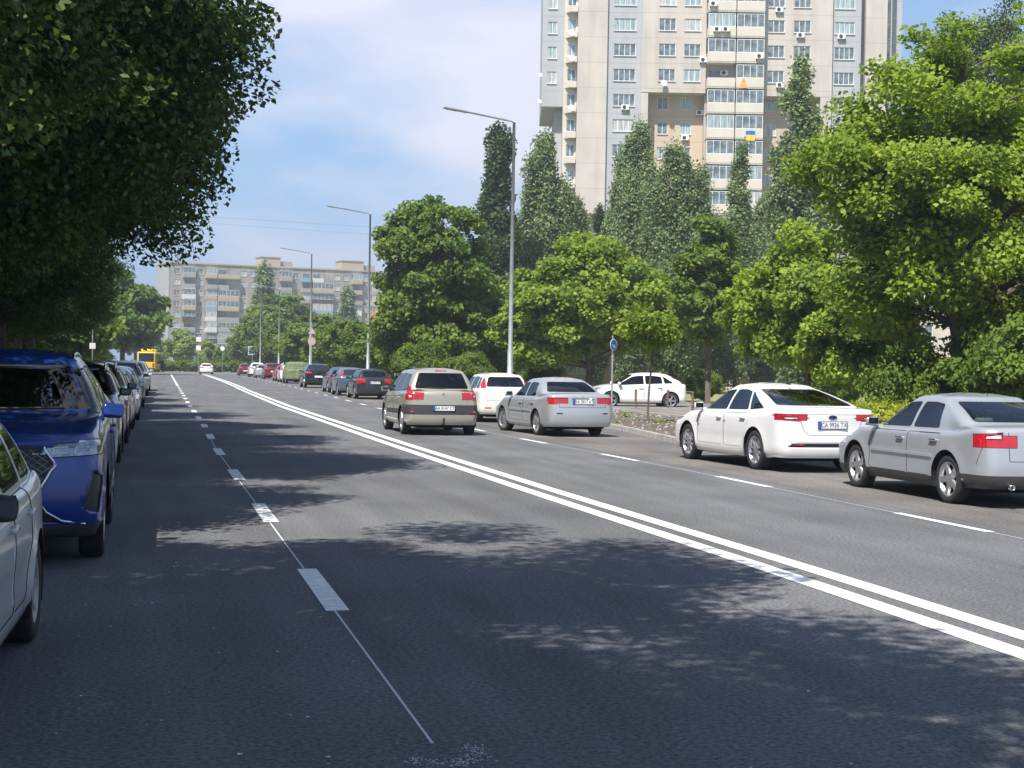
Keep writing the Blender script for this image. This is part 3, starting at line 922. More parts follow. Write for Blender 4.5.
def ex_badge(front, y, z, kind, size=.05):
    def f(root, s, hx, hy, pm):
        b2 = bmesh.new(); sg = 1 if front else -1; x = hx(y, z, front) + sg * .006
        if kind == 'oval':
            o_ = [b2.verts.new((x, y + size * 1.4 * math.cos(a), z + size * .6 * math.sin(a))) for a in [2 * math.pi * k / 20 for k in range(20)]]
            b2.faces.new(o_ if front else o_[::-1]); r = bmesh.ops.extrude_face_region(b2, geom=b2.faces[:]); bmesh.ops.translate(b2, verts=[v for v in r['geom'] if isinstance(v, bmesh.types.BMVert)], vec=(-sg * .015, 0, 0))
            bo = bm_obj('badge', b2, M['sign_dark'], root)
            b3 = bmesh.new(); tube(b3, [(x, y + size * 1.4 * math.cos(a), z + size * .6 * math.sin(a)) for a in [2 * math.pi * k / 20 for k in range(21)]], .004, 6); bm_obj('badge_rim', b3, M['chrome'], bo)
        elif kind == 'diamond':
            tube(b2, [(x, y, z + size), (x, y + size * .6, z), (x, y, z - size), (x, y - size * .6, z), (x, y, z + size)], .009, 6); bm_obj('badge', b2, M['chrome'], root)
        elif kind == 'three':
            for a in (90, 210, 330):
                c, s_ = math.cos(R(a)), math.sin(R(a))
                q = [(0, 0), (.5, .29), (1, 0), (.5, -.29)]
                vs = [b2.verts.new((x, y + size * (u * c - v * s_), z + size * (u * s_ + v * c))) for u, v in q]; b2.faces.new(vs)
            bm_obj('badge', b2, M['chrome'], root)
        elif kind == 'rings':
            for k in range(4):
                yy = y + (k - 1.5) * size * 1.3
                tube(b2, [(x, yy + size * math.cos(a), z + size * math.sin(a)) for a in [2 * math.pi * j / 16 for j in range(17)]], .005, 6)
            bm_obj('badge', b2, M['chrome'], root)
    return f
M['sign_dark'] = mat('badge_navy', (0.01, 0.02, 0.09), 0.2, vary=.05)
def ex_antenna(x, h=.25, back=.12):
    def f(root, s, hx, hy, pm):
        b2 = bmesh.new(); tube(b2, [(x, 0, s['H'] - .03), (x - back, 0, s['H'] + h)], [.006, .003], 5); bm_obj('antenna', b2, M['black'], root)
    return f
def ex_fin(x):
    def f(root, s, hx, hy, pm):
        b2 = bmesh.new(); v = [b2.verts.new(p) for p in ((x - .09, -.02, s['H'] - .03), (x - .09, .02, s['H'] - .03), (x + .07, .015, s['H'] - .02), (x + .07, -.015, s['H'] - .02), (x - .08, 0, s['H'] + .035))]
        for q in ((0, 1, 4), (1, 2, 4), (2, 3, 4), (3, 0, 4)): b2.faces.new([v[j] for j in q])
        bm_obj('antenna_fin', b2, M['black'], root)
    return f

SEDAN = dict(L=4.55, W=1.77, H=1.43, wb=2.65, fo=.92, rw=.318, hz=.68, dz=1.0, belt=.925, cowl=(.95, .93), rwb=(-1.62, 1.045), rf=(.20, 1.385), rrf=(-.98, 1.37), wr=.575,
             dlo=(.86, .22, -.93, -1.30), pillars=[(-.20, -.20), (-.98, -.86)], slope=.012, seatx=.05, zt=1.305,
             doors=[[(.92, .33), (-.17, .33), (-.17, .90), (.92, .89)], [(-.19, .33), (-.80, .33), (-1.08, .66), (-1.08, .91), (-.19, .90)]], handles=[.0, -.93])
P = {}
P['silver_blue'] = paint('silver_blue_paint', (0.43, 0.45, 0.475), .4, .34)
P['white'] = paint('white_paint', (0.80, 0.79, 0.78), 0, .3)
P['silver'] = paint('silver_paint', (0.46, 0.475, 0.49), .4, .32)
P['champagne'] = paint('champagne_paint', (0.44, 0.41, 0.34), .4, .34)
P['cream'] = paint('cream_white_paint', (0.78, 0.74, 0.68), 0, .3)
P['blue'] = paint('deep_blue_paint', (0.004, 0.038, 0.22), .25, .22)
P['near_silver'] = paint('dusty_silver_paint', (0.62, 0.62, 0.60), .25, .4)
P['black'] = paint('black_paint', (0.012, 0.012, 0.014), .2, .2)
P['darkgrey'] = paint('dark_grey_paint', (0.035, 0.038, 0.043), .4, .3)
P['bluegrey'] = paint('blue_grey_paint', (0.12, 0.15, 0.20), .4, .3)
P['darkred'] = paint('dark_red_paint', (0.16, 0.018, 0.025), .3, .3)
P['red'] = paint('red_paint', (0.42, 0.025, 0.03), .2, .3)
P['brown'] = paint('dark_brown_paint', (0.04, 0.03, 0.025), .4, .3)

def seam(v, *pts, w=.009):
    return [(v, a, b, w) for a, b in zip(pts, pts[1:])]
def mir(pts): return [(-y, z) for y, z in pts]

SP = {}
SP['audi'] = dict(SEDAN, rww=.68, rwi=.05, rwb=(-1.72, 1.04), rrf=(-.84, 1.38), L=4.55, W=1.775, H=1.43, wheel='five', rimmat=M['rim'], seatx=.0, cladding=.33, flare=.024,
    lights=[('reversing_light', M['white_lens'], [('B', [(.62, .875), (.80, .875), (.79, .915), (.68, .935), (.62, .945)])], None),
            ('tail_light', M['red'], [('B', [(.60, .765), (.95, .765), (.95, .925), (.80, .945), (.60, .965)]), ('L', [(-2.3, .765), (-2.12, .765), (-2.07, .925), (-2.3, .925)])], None),
            ('headlight', M['hlight'], [('F', [(.50, .60), (.86, .62), (.88, .74), (.50, .71)]), ('L', [(2.3, .62), (2.02, .64), (1.96, .74), (2.3, .74)])], None)],
    seams=seam('B', (-.53, .60), (.53, .60)) + seam('B', (.535, .96), (.535, .60)) + seam('B', (-.535, .96), (-.535, .60)) + seam('L', (-2.07, .77), (-1.98, .55)),
    cuts=[('lower_bumper_trim', M['trim'], [('B', [(-.95, .1), (.95, .1), (.95, .42), (-.95, .42)]), ('L', [(-2.4, .1), (-1.72, .1), (-1.72, .42), (-2.4, .42)]), ('R', [(-2.4, .1), (-1.72, .1), (-1.72, .42), (-2.4, .42)])], 0, 0),
          ('grille', M['black'], [('F', [(-.35, .42), (.35, .42), (.38, .66), (-.38, .66)])], .02, -.02)],
    plate_r=(.735, 'AE 7204 KO'), hz_=.80, hmat=M['chrome'],
    extras=[ex_sidebar('rub_strip', P['silver_blue'], -.88, .86, .60, .022, .012), ex_exhaust(.52, .28), ex_badge(False, 0, .90, 'rings', .035), ex_antenna(-.75, .02, .02)])
SP['white'] = dict(SEDAN, L=4.87, W=1.852, H=1.476, wb=2.85, fo=.95, rw=.335, hz=.74, dz=1.05, belt=.96, cowl=(1.05, .97), rwb=(-1.92, 1.075), rww=.72, rwi=.05, rf=(.25, 1.43), rrf=(-.72, 1.43), wr=.585, slope=.022,
    dlo=(1.0, .28, -.92, -1.58), pillars=[(-.12, -.12), (-1.0, -.82)], zt=1.355, arc=.045, tailup=.03, seatx=.02, wheel='multi', seatmat=M['seat_beige'],
    doors=[[(1.02, .36), (-.10, .36), (-.10, .94), (1.02, .91)], [(-.12, .36), (-.86, .36), (-1.06, .68), (-1.06, .96), (-.12, .94)]], handles=[.08, -.90], hz_=.85, r7=.02, r6=.015, r8=.06,
    lights=[('tail_lamp_reflector', M['white_lens'], [('B', [(.60, .895), (.80, .89), (.86, .925), (.62, .93)])], None),
            ('tail_light', M['red'], [('B', [(.40, .915), (.58, .855), (.96, .875), (.93, .985), (.60, .975)]), ('L', [(-2.5, .87), (-2.22, .87), (-1.98, .96), (-2.2, .985), (-2.5, .98)])], None),
            ('headlight', M['hlight'], [('F', [(.45, .66), (.86, .70), (.90, .80), (.50, .74)]), ('L', [(2.5, .66), (2.15, .72), (1.95, .81), (2.5, .80)])], None)],
    seams=seam('B', (.56, .86), (.50, .70), (.42, .63), (-.42, .63), (-.50, .70), (-.56, .86)) + seam('B', (-.60, .975), (.60, .975), w=.006),
    cuts=[('bumper_insert', M['black'], [('B', [(-.78, .43), (.78, .43), (.70, .49), (-.70, .49)])], .006, -.01),
          ('lower_grille', M['black'], [('F', [(-.5, .30), (.5, .30), (.40, .58), (-.40, .58)])], .02, -.02)],
    plate_r=(.80, 'CA 9926 TX'), hmat=P['white'],
    extras=[ex_badge(False, 0, .93, 'oval', .055), ex_fin(-.78), ex_bar('rear_reflector', M['red'], False, [(.50, .47), (.62, .47), (.70, .465)], .008)])
SP['lancer'] = dict(SEDAN, L=4.54, W=1.70, H=1.44, wb=2.60, fo=.86, rw=.305, hz=.68, dz=1.02, belt=.925, rwb=(-1.60, 1.05), rww=.66, rwi=.05, rf=(.22, 1.39), rrf=(-1.0, 1.385), wr=.555, rc=.28, rcr=.20, taper=.04,
    glass=M['glass_dark'], ws=M['glass'], rg=M['glass_dark'], wheel='multi', steer=R(14), seatx=.05,
    doors=[[(.92, .33), (-.17, .33), (-.17, .90), (.92, .89)], [(-.19, .33), (-.72, .33), (-1.0, .66), (-1.0, .91), (-.19, .90)]], handles=[.0, -.88],
    lights=[('tail_light', M['red'], [('B', [(.64, .79), (.82, .79), (.83, .955), (.69, .955)]), ('L', [(-2.4, .80), (-2.06, .82), (-2.03, .955), (-2.4, .955)])], None),
            ('headlight', M['hlight'], [('F', [(.48, .60), (.82, .62), (.84, .74), (.50, .71)]), ('L', [(2.4, .62), (2.02, .64), (1.96, .74), (2.4, .74)])], None)],
    seams=seam('B', (-.60, .72), (.60, .72)) + seam('B', (.60, .96), (.60, .72)) + seam('B', (-.60, .96), (-.60, .72)),
    cuts=[('rear_reflector', M['black'], [('B', [(.52, .555), (.66, .555), (.66, .59), (.52, .59)])], 0, -.01), ('rear_reflector', M['black'], [('B', [(-.52, .555), (-.66, .555), (-.66, .59), (-.52, .59)])], 0, -.01)],
    plate_r=(.86, 'KA 3817 AT'), extras=[ex_badge(False, 0, .975, 'three', .03), ex_sidebar('rub_strip', P['silver'], -.8, .85, .60, .02, .012), ex_bar('trunk_trim', M['chrome'], False, [(-.30, .935), (0, .94), (.30, .935)], .008), ex_antenna(-.95, .12, .1)])
SP['lancer']['lights'] = SP['lancer']['lights']
HATCH = dict(SEDAN, L=4.03, W=1.69, H=1.49, wb=2.51, fo=.82, rw=.305, hz=.74, dz=.98, belt=.96, cowl=(1.05, .98), rwb=(-1.86, 1.04), rf=(.35, 1.44), rrf=(-1.55, 1.43), wr=.555, slope=.03, r6=.02, r7=.03, r8=.05, r5=.01,
    dlo=(.98, .38, -1.25, -1.52), pillars=[(-.22, -.22), (-1.05, -1.0)], zt=1.365, seatx=.12, rcr=.24, rc=.36,
    doors=[[(.98, .34), (-.19, .34), (-.19, .93), (.98, .90)], [(-.21, .34), (-.72, .34), (-.98, .66), (-.98, .95), (-.21, .93)]], handles=[-.05, -.86],
    lights=[('tail_light', M['red'], [('B', [(.60, 1.02), (.74, 1.02), (.70, 1.33), (.58, 1.33)]), ('L', [(-2.2, 1.02), (-1.84, 1.05), (-1.68, 1.30), (-2.2, 1.33)])], None),
            ('headlight', M['hlight'], [('F', [(.46, .66), (.80, .68), (.84, .84), (.50, .78)]), ('L', [(2.2, .68), (1.84, .72), (1.60, .86), (2.2, .84)])], None)],
    seams=seam('B', (-.60, .66), (.60, .66)) + seam('B', (.62, .98), (.60, .66)) + seam('B', (-.62, .98), (-.60, .66)), rww=.60, rwi=.07)
SP['fiat'] = dict(HATCH, wheel='small', plate_r=(.50, 'AA 5180 HB'), cuts=[('rear_reflector', M['red'], [('B', [(.48, .42), (.66, .42), (.66, .46), (.48, .46)])], 0, 0), ('rear_reflector', M['red'], [('B', [(-.48, .42), (-.66, .42), (-.66, .46), (-.48, .46)])], 0, 0)],
    extras=[ex_wiper(False, -.02, 1.08, .36, 1.10), ex_badge(False, 0, .90, 'oval', .03)])
SP['scenic'] = dict(HATCH, L=4.30, W=1.81, H=1.62, wb=2.69, fo=.84, rw=.325, hz=.80, dz=1.02, belt=1.0, cowl=(1.22, 1.04), rwb=(-2.02, 1.09), rf=(.42, 1.56), rrf=(-1.72, 1.56), wr=.60, slope=.025, lift=.02,
    dlo=(1.15, .48, -1.55, -1.78), pillars=[(-.12, -.12), (-.98, -.95)], zt=1.475, seatx=.25, rcr=.22, glass=M['glass_dark'], ws=M['glass'], rg=M['glass_dark'], flare=.02,
    doors=[[(1.10, .38), (-.09, .38), (-.09, .98), (1.10, .94)], [(-.11, .38), (-.86, .38), (-1.08, .68), (-1.08, 1.0), (-.11, .98)]], handles=[.05, -.93], wheel='five',
    lights=[('reversing_light', M['white_lens'], [('B', [(.74, .90), (.82, .90), (.82, .98), (.74, .98)])], None),
            ('tail_light', M['red'], [('B', [(.725, .84), (.93, .84), (.90, 1.06), (.80, 1.20), (.74, 1.16), (.73, 1.05)]), ('L', [(-2.3, .84), (-2.0, .86), (-1.94, 1.06), (-2.02, 1.20), (-2.3, 1.2)])], None),
            ('headlight', M['hlight'], [('F', [(.50, .70), (.84, .72), (.88, .90), (.54, .84)])], None)],
    seams=seam('B', (.64, 1.02), (.60, .80), w=.008) + seam('B', (-.64, 1.02), (-.60, .80), w=.008),
    cuts=[('bumper_band', M['trim'], [('B', [(-.95, .50), (.95, .50), (.95, .735), (-.95, .735)])], .006, 0),
          ('side_moulding', M['trim'], [('L', [(-.82, .50), (.88, .48), (.88, .58), (-.95, .60)])], 0, 0), ('side_moulding', M['trim'], [('R', [(-.82, .50), (.88, .48), (.88, .58), (-.95, .60)])], 0, 0)],
    plate_r=(.655, 'AA 8147 CT', -.02), rww=.66, rwi=.07,
    extras=[ex_badge(False, 0, .975, 'diamond', .045), ex_wiper(False, -.05, 1.13, .38, 1.14), ex_bar('third_brake_light', M['red'], False, [(-.13, 1.545), (.13, 1.545)], .02),
            ex_bar('rear_reflector', M['red'], False, [(.68, .56), (.80, .56)], .02), ex_bar('rear_reflector', M['red'], False, [(-.68, .56), (-.80, .56)], .02),
            lambda root, s, hx, hy, pm: bm_obj('tow_bar', (lambda b: (tube(b, [(-2.0, 0, .27), (-2.25, 0, .27), (-2.27, 0, .30), (-2.27, 0, .38)], .02, 8), bmesh.ops.create_uvsphere(b, u_segments=10, v_segments=8, radius=.03, matrix=Matrix.Translation((-2.27, 0, .40))), b)[-1])(bmesh.new()), M['black'], root, True)])
SP['ds'] = dict(HATCH, L=4.28, W=1.81, H=1.53, wb=2.61, fo=.88, rw=.335, hz=.80, belt=.98, dz=1.02, cowl=(1.05, 1.0), rwb=(-1.92, 1.12), rf=(.28, 1.48), rrf=(-1.35, 1.46), wr=.57, wheel='twin', slope=.045, zt=1.395, arc=.05,
    dlo=(1.0, .30, -1.1, -1.50), glass=M['glass_dark'], lift=.03, plate_r=(.60, 'AI 2390 MC'))
SUV = dict(SEDAN, L=4.62, W=1.86, H=1.66, wb=2.70, fo=.92, rw=.36, hz=.93, dz=1.10, belt=1.08, cowl=(.92, 1.13), rwb=(-2.16, 1.17), rf=(.22, 1.60), rrf=(-1.85, 1.58), wr=.62, slope=.02, lift=.06, gf=.24, gr=.32, r6=.02, r7=.03, r8=.06,
    dlo=(.82, .25, -1.55, -1.85), pillars=[(-.22, -.22), (-1.12, -1.08)], zt=1.52, seatx=.05, rcr=.24, rc=.34, archgap=.06, cladding=.36,
    doors=[[(.85, .44), (-.19, .44), (-.19, 1.04), (.85, 1.02)], [(-.21, .44), (-.78, .44), (-1.08, .78), (-1.08, 1.06), (-.21, 1.04)]], handles=[-.05, -.95], hz_=.96,
    lights=[('tail_light', M['red'], [('B', [(.52, .98), (.95, 1.0), (.95, 1.13), (.60, 1.12)]), ('L', [(-2.5, 1.0), (-2.02, 1.0), (-2.0, 1.12), (-2.5, 1.13)])], None),
            ('headlight', M['clear'], [('F', [(.42, .84), (.92, .88), (.95, .98), (.48, .93)]), ('L', [(2.5, .87), (2.12, .89), (1.92, .99), (2.5, .97)])], None)],
    plate_r=(.76, 'AA 0412 IB'), plate_f=(.50, 'KA 6153 CI'), rww=.68, rwi=.08,
    extras=[ex_rails(M['chrome'], .25, -1.6, .60, 1.62)])
def blue_face(root, s, hx, hy, pm):
    # diamond mesh grille inside a chrome surround
    out = [(-.44, .94), (.44, .94), (.56, .80), (.40, .545), (-.40, .545), (-.56, .80)]
    b2 = bmesh.new()
    def pt(y, z, o=.0): return (hx(y, z, True) + o - .004, y, z)
    n_ = 13
    def inside(y, z):
        ww = lerp(.40, .56, (z - .545) / .255) if z < .80 else lerp(.56, .44, (z - .80) / .14)
        return abs(y) < ww - .01 and .553 < z < .932
    for dr in (1, -1):
        for k in range(-16, 17):
            pts = []
            for j in range(0, 17):
                z = .55 + j * .024; y = k * .078 + dr * (z - .74) * 1.5
                if inside(y, z): pts.append((y, z))
            if len(pts) > 1: tube(b2, [pt(y, z, .003) for y, z in pts], .005, 5)
    bm_obj('grille_mesh', b2, M['grille_grey'], root)
    b2 = bmesh.new(); side = [(.47, .93), (.565, .80), (.41, .54), (-.41, .54), (-.565, .80), (-.47, .93)]
    dense = []
    for a, b in zip(side, side[1:]):
        for j in range(6): dense.append((lerp(a[0], b[0], j / 6), lerp(a[1], b[1], j / 6)))
    dense.append(side[-1]); tube(b2, [pt(y, z, .006) for y, z in dense], .014, 8); bm_obj('grille_surround', b2, M['chrome'], root, True)
    for sg in (1, -1):
        b2 = bmesh.new()      # twin square daytime lamps
        for yc in (.60, .765):
            loop = [(yc - .055, .875), (yc + .055, .885), (yc + .06, .93), (yc - .045, .925), (yc - .055, .875)]
            tube(b2, [pt(sg * y, z, .006) for y, z in loop], .007, 5)
        bm_obj('daytime_lamp', b2, M['white'], root)
        b2 = bmesh.new(); tube(b2, [pt(sg * y, z, .004) for y, z in ((.44, .52), (.50, .44), (.62, .37), (.80, .345))], .011, 6); bm_obj('bumper_strip', b2, M['chrome'], root, True)
    b2 = bmesh.new(); tube(b2, [pt(y, z, .004) for y, z in ((-.40, .33), (0, .325), (.40, .33))], .012, 6); bm_obj('chin_strip', b2, M['chrome'], root, True)
SP['blue'] = dict(SUV, L=4.65, W=1.89, H=1.69, fo=.93, hz=.98, belt=1.10, cowl=(.85, 1.15), rf=(.15, 1.62), rrf=(-1.85, 1.60), wheel='twin', taper=.045, rc=.30, bf=.12, hoodmid=.025, zt=1.54, mirmat=P['blue'],
    cuts=[('grille', M['black'], [('F', [(-.45, .935), (.45, .935), (.565, .80), (.41, .545), (-.41, .545), (-.565, .80)])], 0, 0),
          ('lower_intake', M['black'], [('F', [(-.46, .50), (.46, .50), (.60, .36), (-.60, .36)])], .012, -.02),
          ('fog_light', M['black'], [('F', [(.78, .46), (.90, .42), (.93, .70), (.86, .74)])], .008, -.015), ('fog_light', M['black'], [('F', [(-.78, .46), (-.90, .42), (-.93, .70), (-.86, .74)])], .008, -.015)],
    plate_f=None, ws=M['glass_ws'], cladding=.34,
    seams=seam('T', (2.12, .50), (1.6, .60), (.95, .74)) + seam('T', (2.12, -.50), (1.6, -.60), (.95, -.74)),
    extras=[ex_rails(M['chrome'], -.05, -1.6, .58, 1.65), blue_face, ex_wiper(True, .55, 1.19, -.05, 1.18), ex_wiper(True, -.1, 1.19, -.62, 1.20)])
SP['blue']['lights'] = [('headlight', M['hlight'], [('F', [(.50, .845), (.98, .87), (.98, .985), (.58, .955)]), ('L', [(2.5, .85), (2.10, .88), (1.90, .985), (2.5, .985)])], None), SUV['lights'][0]]
SP['near'] = dict(HATCH, rrf=(-1.36, 1.41), rwb=(-1.84, 1.0), L=4.0, W=1.68, H=1.46, wb=2.5, wheel='small', mirmat=M['black'], slope=.02, gf=.20, belt=.93, hz=.72, cowl=(.98, .95), rimmat=M['rim_worn'], plate_f=(.45, 'AA 2266 OK'), plate_r=(.50, 'AA 2266 OK'),
    seams=[])
SP['near']['extras'] = []
WAGON = dict(HATCH, L=4.60, W=1.77, H=1.47, wb=2.65, fo=.92, rw=.318, hz=.72, belt=.94, dz=.98, cowl=(.98, .96), rwb=(-2.12, 1.03), rf=(.25, 1.42), rrf=(-1.80, 1.41), wr=.585,
    dlo=(.92, .28, -1.62, -1.90), pillars=[(-.20, -.20), (-1.05, -1.02)], zt=1.34, slope=.012, seatx=.0,
    doors=[[(.92, .34), (-.17, .34), (-.17, .91), (.92, .89)], [(-.19, .34), (-.80, .34), (-1.08, .66), (-1.08, .92), (-.19, .91)]], handles=[.0, -.93],
    lights=[('tail_light', M['red'], [('B', [(.62, .76), (.95, .76), (.90, 1.0), (.68, 1.0)]), ('L', [(-2.4, .78), (-2.1, .80), (-2.06, 1.0), (-2.4, 1.0)])], None), HATCH['lights'][1]],
    plate_r=(.80, 'AA 9031 KP'), extras=[ex_rails(M['black'], .2, -1.5, .56, 1.43)])
SP['wagon'] = WAGON
def far(s, **k): return dict(s, detail=1, **k)
SP['far_sedan'] = dict(SEDAN, L=4.6, W=1.8, H=1.46, glass=M['glass_dark'], ws=M['glass_opaque'], wheel='five', detail=1, plate_r=(.82, ''), plate_f=(.5, ''),
    lights=[('tail_light', M['red'], [('B', [(.45, .80), (.9, .80), (.9, .95), (.55, .95)]), ('L', [(-2.5, .80), (-2.08, .82), (-2.0, .95), (-2.5, .95)])], None),
            ('headlight', M['clear'], [('F', [(.46, .60), (.88, .62), (.88, .74), (.50, .71)]), ('L', [(2.5, .62), (2.05, .64), (1.96, .74), (2.5, .74)])], None)],
    cuts=[('grille', M['black'], [('F', [(-.38, .36), (.38, .36), (.38, .62), (-.38, .62)])], .02, -.02)], extras=[])
SP['far_suv'] = dict(SUV, detail=1, glass=M['glass_opaque'], rf=(.22, 1.60), cuts=[('grille', M['black'], [('F', [(-.40, .50), (.40, .50), (.40, .88), (-.40, .88)])], .02, -.02)], plate_r=(.78, ''), plate_f=(.46, ''))
SP['far_hatch'] = dict(HATCH, detail=1, glass=M['glass_opaque'], plate_r=(.60, ''), plate_f=(.42, ''), extras=[], cuts=[('grille', M['black'], [('F', [(-.40, .34), (.40, .34), (.40, .56), (-.40, .56)])], .02, -.02)])
# ------------------------------------------------------------------ where a pixel column of the picture meets a distance along the road
def at(px, Y):
    a = YAW + math.atan((px - 512) / F_PX)
    return math.tan(a) * Y
def hgt(px, py, Y):
    """height of something seen at (px, py) that stands at road distance Y"""
    d = fw * F_PX + rr * (px - 512) - uu * (py - 384)
    return CAM_H + d.z * Y / d.y

def sheet(name, pts, z, material, label=None, cat=None, kind='structure', thick=0):
    bm = bmesh.new()
    f = bm.faces.new([bm.verts.new((p[0], p[1], z)) for p in pts])
    bm.normal_update()
    bm.faces.ensure_lookup_table()
    if bm.faces[0].normal.z < 0: bmesh.ops.reverse_faces(bm, faces=bm.faces[:])
    if thick:
        r = bmesh.ops.extrude_face_region(bm, geom=bm.faces[:])
        bmesh.ops.translate(bm, verts=[v for v in r['geom'] if isinstance(v, bmesh.types.BMVert)], vec=(0, 0, -thick))
        bmesh.ops.recalc_face_normals(bm, faces=bm.faces)
    o = bm_obj(name, bm, material)
    tag(o, label, cat, kind=kind)
    return o

KR = [(-40, 12.1), (26, 12.1), (28.5, 11.5), (31.2, 11.3), (34.2, 11.74), (37.8, 12.18), (42.2, 12.6), (60, 12.75), (90, 13.0), (130, 14.4), (165, 14.8), (212, 15.6)]
KL = [(-40, -2.75), (60, -2.75), (120, -2.3), (212, -1.5)]
CL = [(-40, 5.32), (12, 5.32), (20, 5.2), (32, 5.12), (60, 5.1), (90, 5.5), (110, 5.9), (137, 6.3), (210, 6.9)]
DL = [(-40, 1.25), (30, 1.27), (41, 1.40), (63, 1.5), (120, 1.93), (219, 2.7)]
DR = [(-40, 8.8), (24, 8.75), (30, 8.6), (37, 8.4), (59, 8.55), (74, 8.9), (90, 9.3), (106, 9.7), (126, 10.1), (165, 10.6), (210, 11.2)]

sheet('ground', [(-700, -200), (900, -200), (900, 1500), (-700, 1500)], -0.03, M['grass'])
ys = [-30] + [y for y, _ in KR if 0 < y < 200] + [212]
road_poly = [(pw(KL, y) - .05, y) for y in ys] + [(-90, 213), (-90, 228), (90, 226), (90, 212)] + [(pw(KR, y) + .05, y) for y in reversed(ys)]
bm = bmesh.new()
yy_ = [-30] + list(range(-25, 212, 5)) + [212]
yy_ = sorted(set(yy_ + [y for y, _ in KR if -30 < y < 212]))
a_ = [bm.verts.new((pw(KL, y) - .05, y, 0)) for y in yy_]; b_ = [bm.verts.new((pw(KR, y) + .05, y, 0)) for y in yy_]
for i in range(len(yy_) - 1): bm.faces.new((a_[i], b_[i], b_[i + 1], a_[i + 1]))
v_ = [bm.verts.new(p) for p in ((-90, 212, 0), (90, 212, 0), (90, 218, 0), (-90, 218, 0))]; bm.faces.new(v_)
tag(bm_obj('road', bm, M['asphalt']), kind='structure')

def ribbon(name, line, off, w, y0, y1, z, material, step=2.0, label=None, cat='road marking', group=None):
    bm = bmesh.new(); n_ = max(1, int((y1 - y0) / step)); prev = None
    for k in range(n_ + 1):
        y = lerp(y0, y1, k / n_); x = pw(line, y) + off
        q = (bm.verts.new((x - w / 2, y, z)), bm.verts.new((x + w / 2, y, z)))
        if prev: bm.faces.new((prev[0], prev[1], q[1], q[0]))
        prev = q
    return bm_obj(name, bm, material)
def raised(name, line, side, w_in, w_out, z, material, y0, y1, thick=.14):
    """strip alongside a line, from w_in to w_out away from it"""
    bm = bmesh.new(); ys2 = sorted(set([y0, y1] + [y for y, _ in line if y0 < y < y1] + list(range(int(y0) + 1, int(y1), 6)))); prev = None
    for y in ys2:
        x = pw(line, y)
        xa = x + side * w_in; xb = x + side * w_out if not callable(w_out) else w_out(y)
        q = [bm.verts.new(p) for p in ((xa, y, z - thick), (xa, y, z), (xb, y, z), (xb, y, z - thick))]
        if prev:
            for j in range(3): bm.faces.new((prev[j], prev[j + 1], q[j + 1], q[j]))
        prev = q
    bmesh.ops.recalc_face_normals(bm, faces=bm.faces)
    return bm_obj(name, bm, material)
bm = bmesh.new(); prev = None
for y in [-25] + list(range(-20, 212, 4)):
    q = (bm.verts.new((pw(DR, y) + .35, y, .002)), bm.verts.new((pw(KR, y) + .04, y, .002)))
    if prev: bm.faces.new((prev[0], q[0], q[1], prev[1]))
    prev = q
bmesh.ops.recalc_face_normals(bm, faces=bm.faces)
tag(bm_obj('parking_lane', bm, M['dusty']), kind='structure')
# kerbs as rows of stones
def kerb_row(line, side, y0, y1, nm='kerb'):
    bm = bmesh.new(); y = y0
    rnd_ = random.Random(4)
    while y < y1:
        y2 = min(y + 1.0, y1)
        xa, xb = pw(line, y), pw(line, y2)
        j = rnd_.uniform(-.006, .006)
        p = [(xa, y + .006), (xa + side * .17, y + .006), (xb + side * .17, y2 - .006), (xb, y2 - .006)]
        lo = [bm.verts.new((a, b, -.05)) for a, b in p]; hi = [bm.verts.new((a + side * (.02 if i in (0, 3) else 0), b, .125 + j)) for i, (a, b) in enumerate(p)]
        bm.faces.new(hi)
        for i in range(4): bm.faces.new((lo[i], lo[(i + 1) % 4], hi[(i + 1) % 4], hi[i]))
        y = y2
    bmesh.ops.recalc_face_normals(bm, faces=bm.faces)
    tag(bm_obj(nm, bm, M['kerb']), kind='structure')
kerb_row(KR, 1, -20, 211); kerb_row(KL, -1, -20, 211)
tag(raised('earth_verge', KR, 1, .175, lambda y: 17.0 + max(0, y - 100) * .03, .105, M['earth'], -20, 211), kind='structure')
tag(raised('left_verge', KL, -1, .175, 30, .10, M['earth'], -20, 211), kind='structure')
sheet('parking_lot', [(17.4, -20), (26.5, -20), (26.5, 200), (17.4, 200)], .06, M['lot'], thick=.1)
sheet('plaza', [(-90, 218.1), (90, 218.1), (90, 233), (-90, 233)], 0, M['lot'])
sheet('pavement', [(-40, 233), (60, 233), (60, 238), (-40, 238)], .08, M['lot'], thick=.1)
sheet('foot_path', [(27.5, 58), (60, 60), (60, 62), (27.5, 60)], .02, M['sidewalk'])
tag(raised('inner_kerb', [(-20, 17.02), (200, 17.02)], 1, 0, .15, .17, M['kerb'], -20, 200, .2), kind='structure')

def mark(o, label, group=None):
    o['kind'] = 'structure'; return o
mark(ribbon('centre_line', CL, -.185, .20, -15, 205, .004, M['line']), '')
mark(ribbon('centre_line', CL, .185, .20, -15, 205, .004, M['line']), '')
for k in range(-3, 17):
    y = 10.42 + 5.9 * k
    if k >= 0: mark(ribbon('parking_dash', DL, -.0, .16, y, y + 2.15, .004, M['line'] if k > 1 else M['line_dash'] if 'line_dash' in M else M['line'], 1.0), '')
mark(ribbon('edge_line', DL, 0, .15, 108, 200, .004, M['line']), '')
for k in range(-2, 32):
    y = 14.8 + 6.0 * k
    mark(ribbon('parking_dash', DR, 0, .12, y, y + 2.1, .004, M['line'], 1.0), '')
mark(ribbon('guide_line', DL, -.02, .014, 6.7, 34, .0025, M['line_worn']), '')
mark(ribbon('guide_line', DR, .0, .016, 10, 60, .0025, M['line_worn']), '')
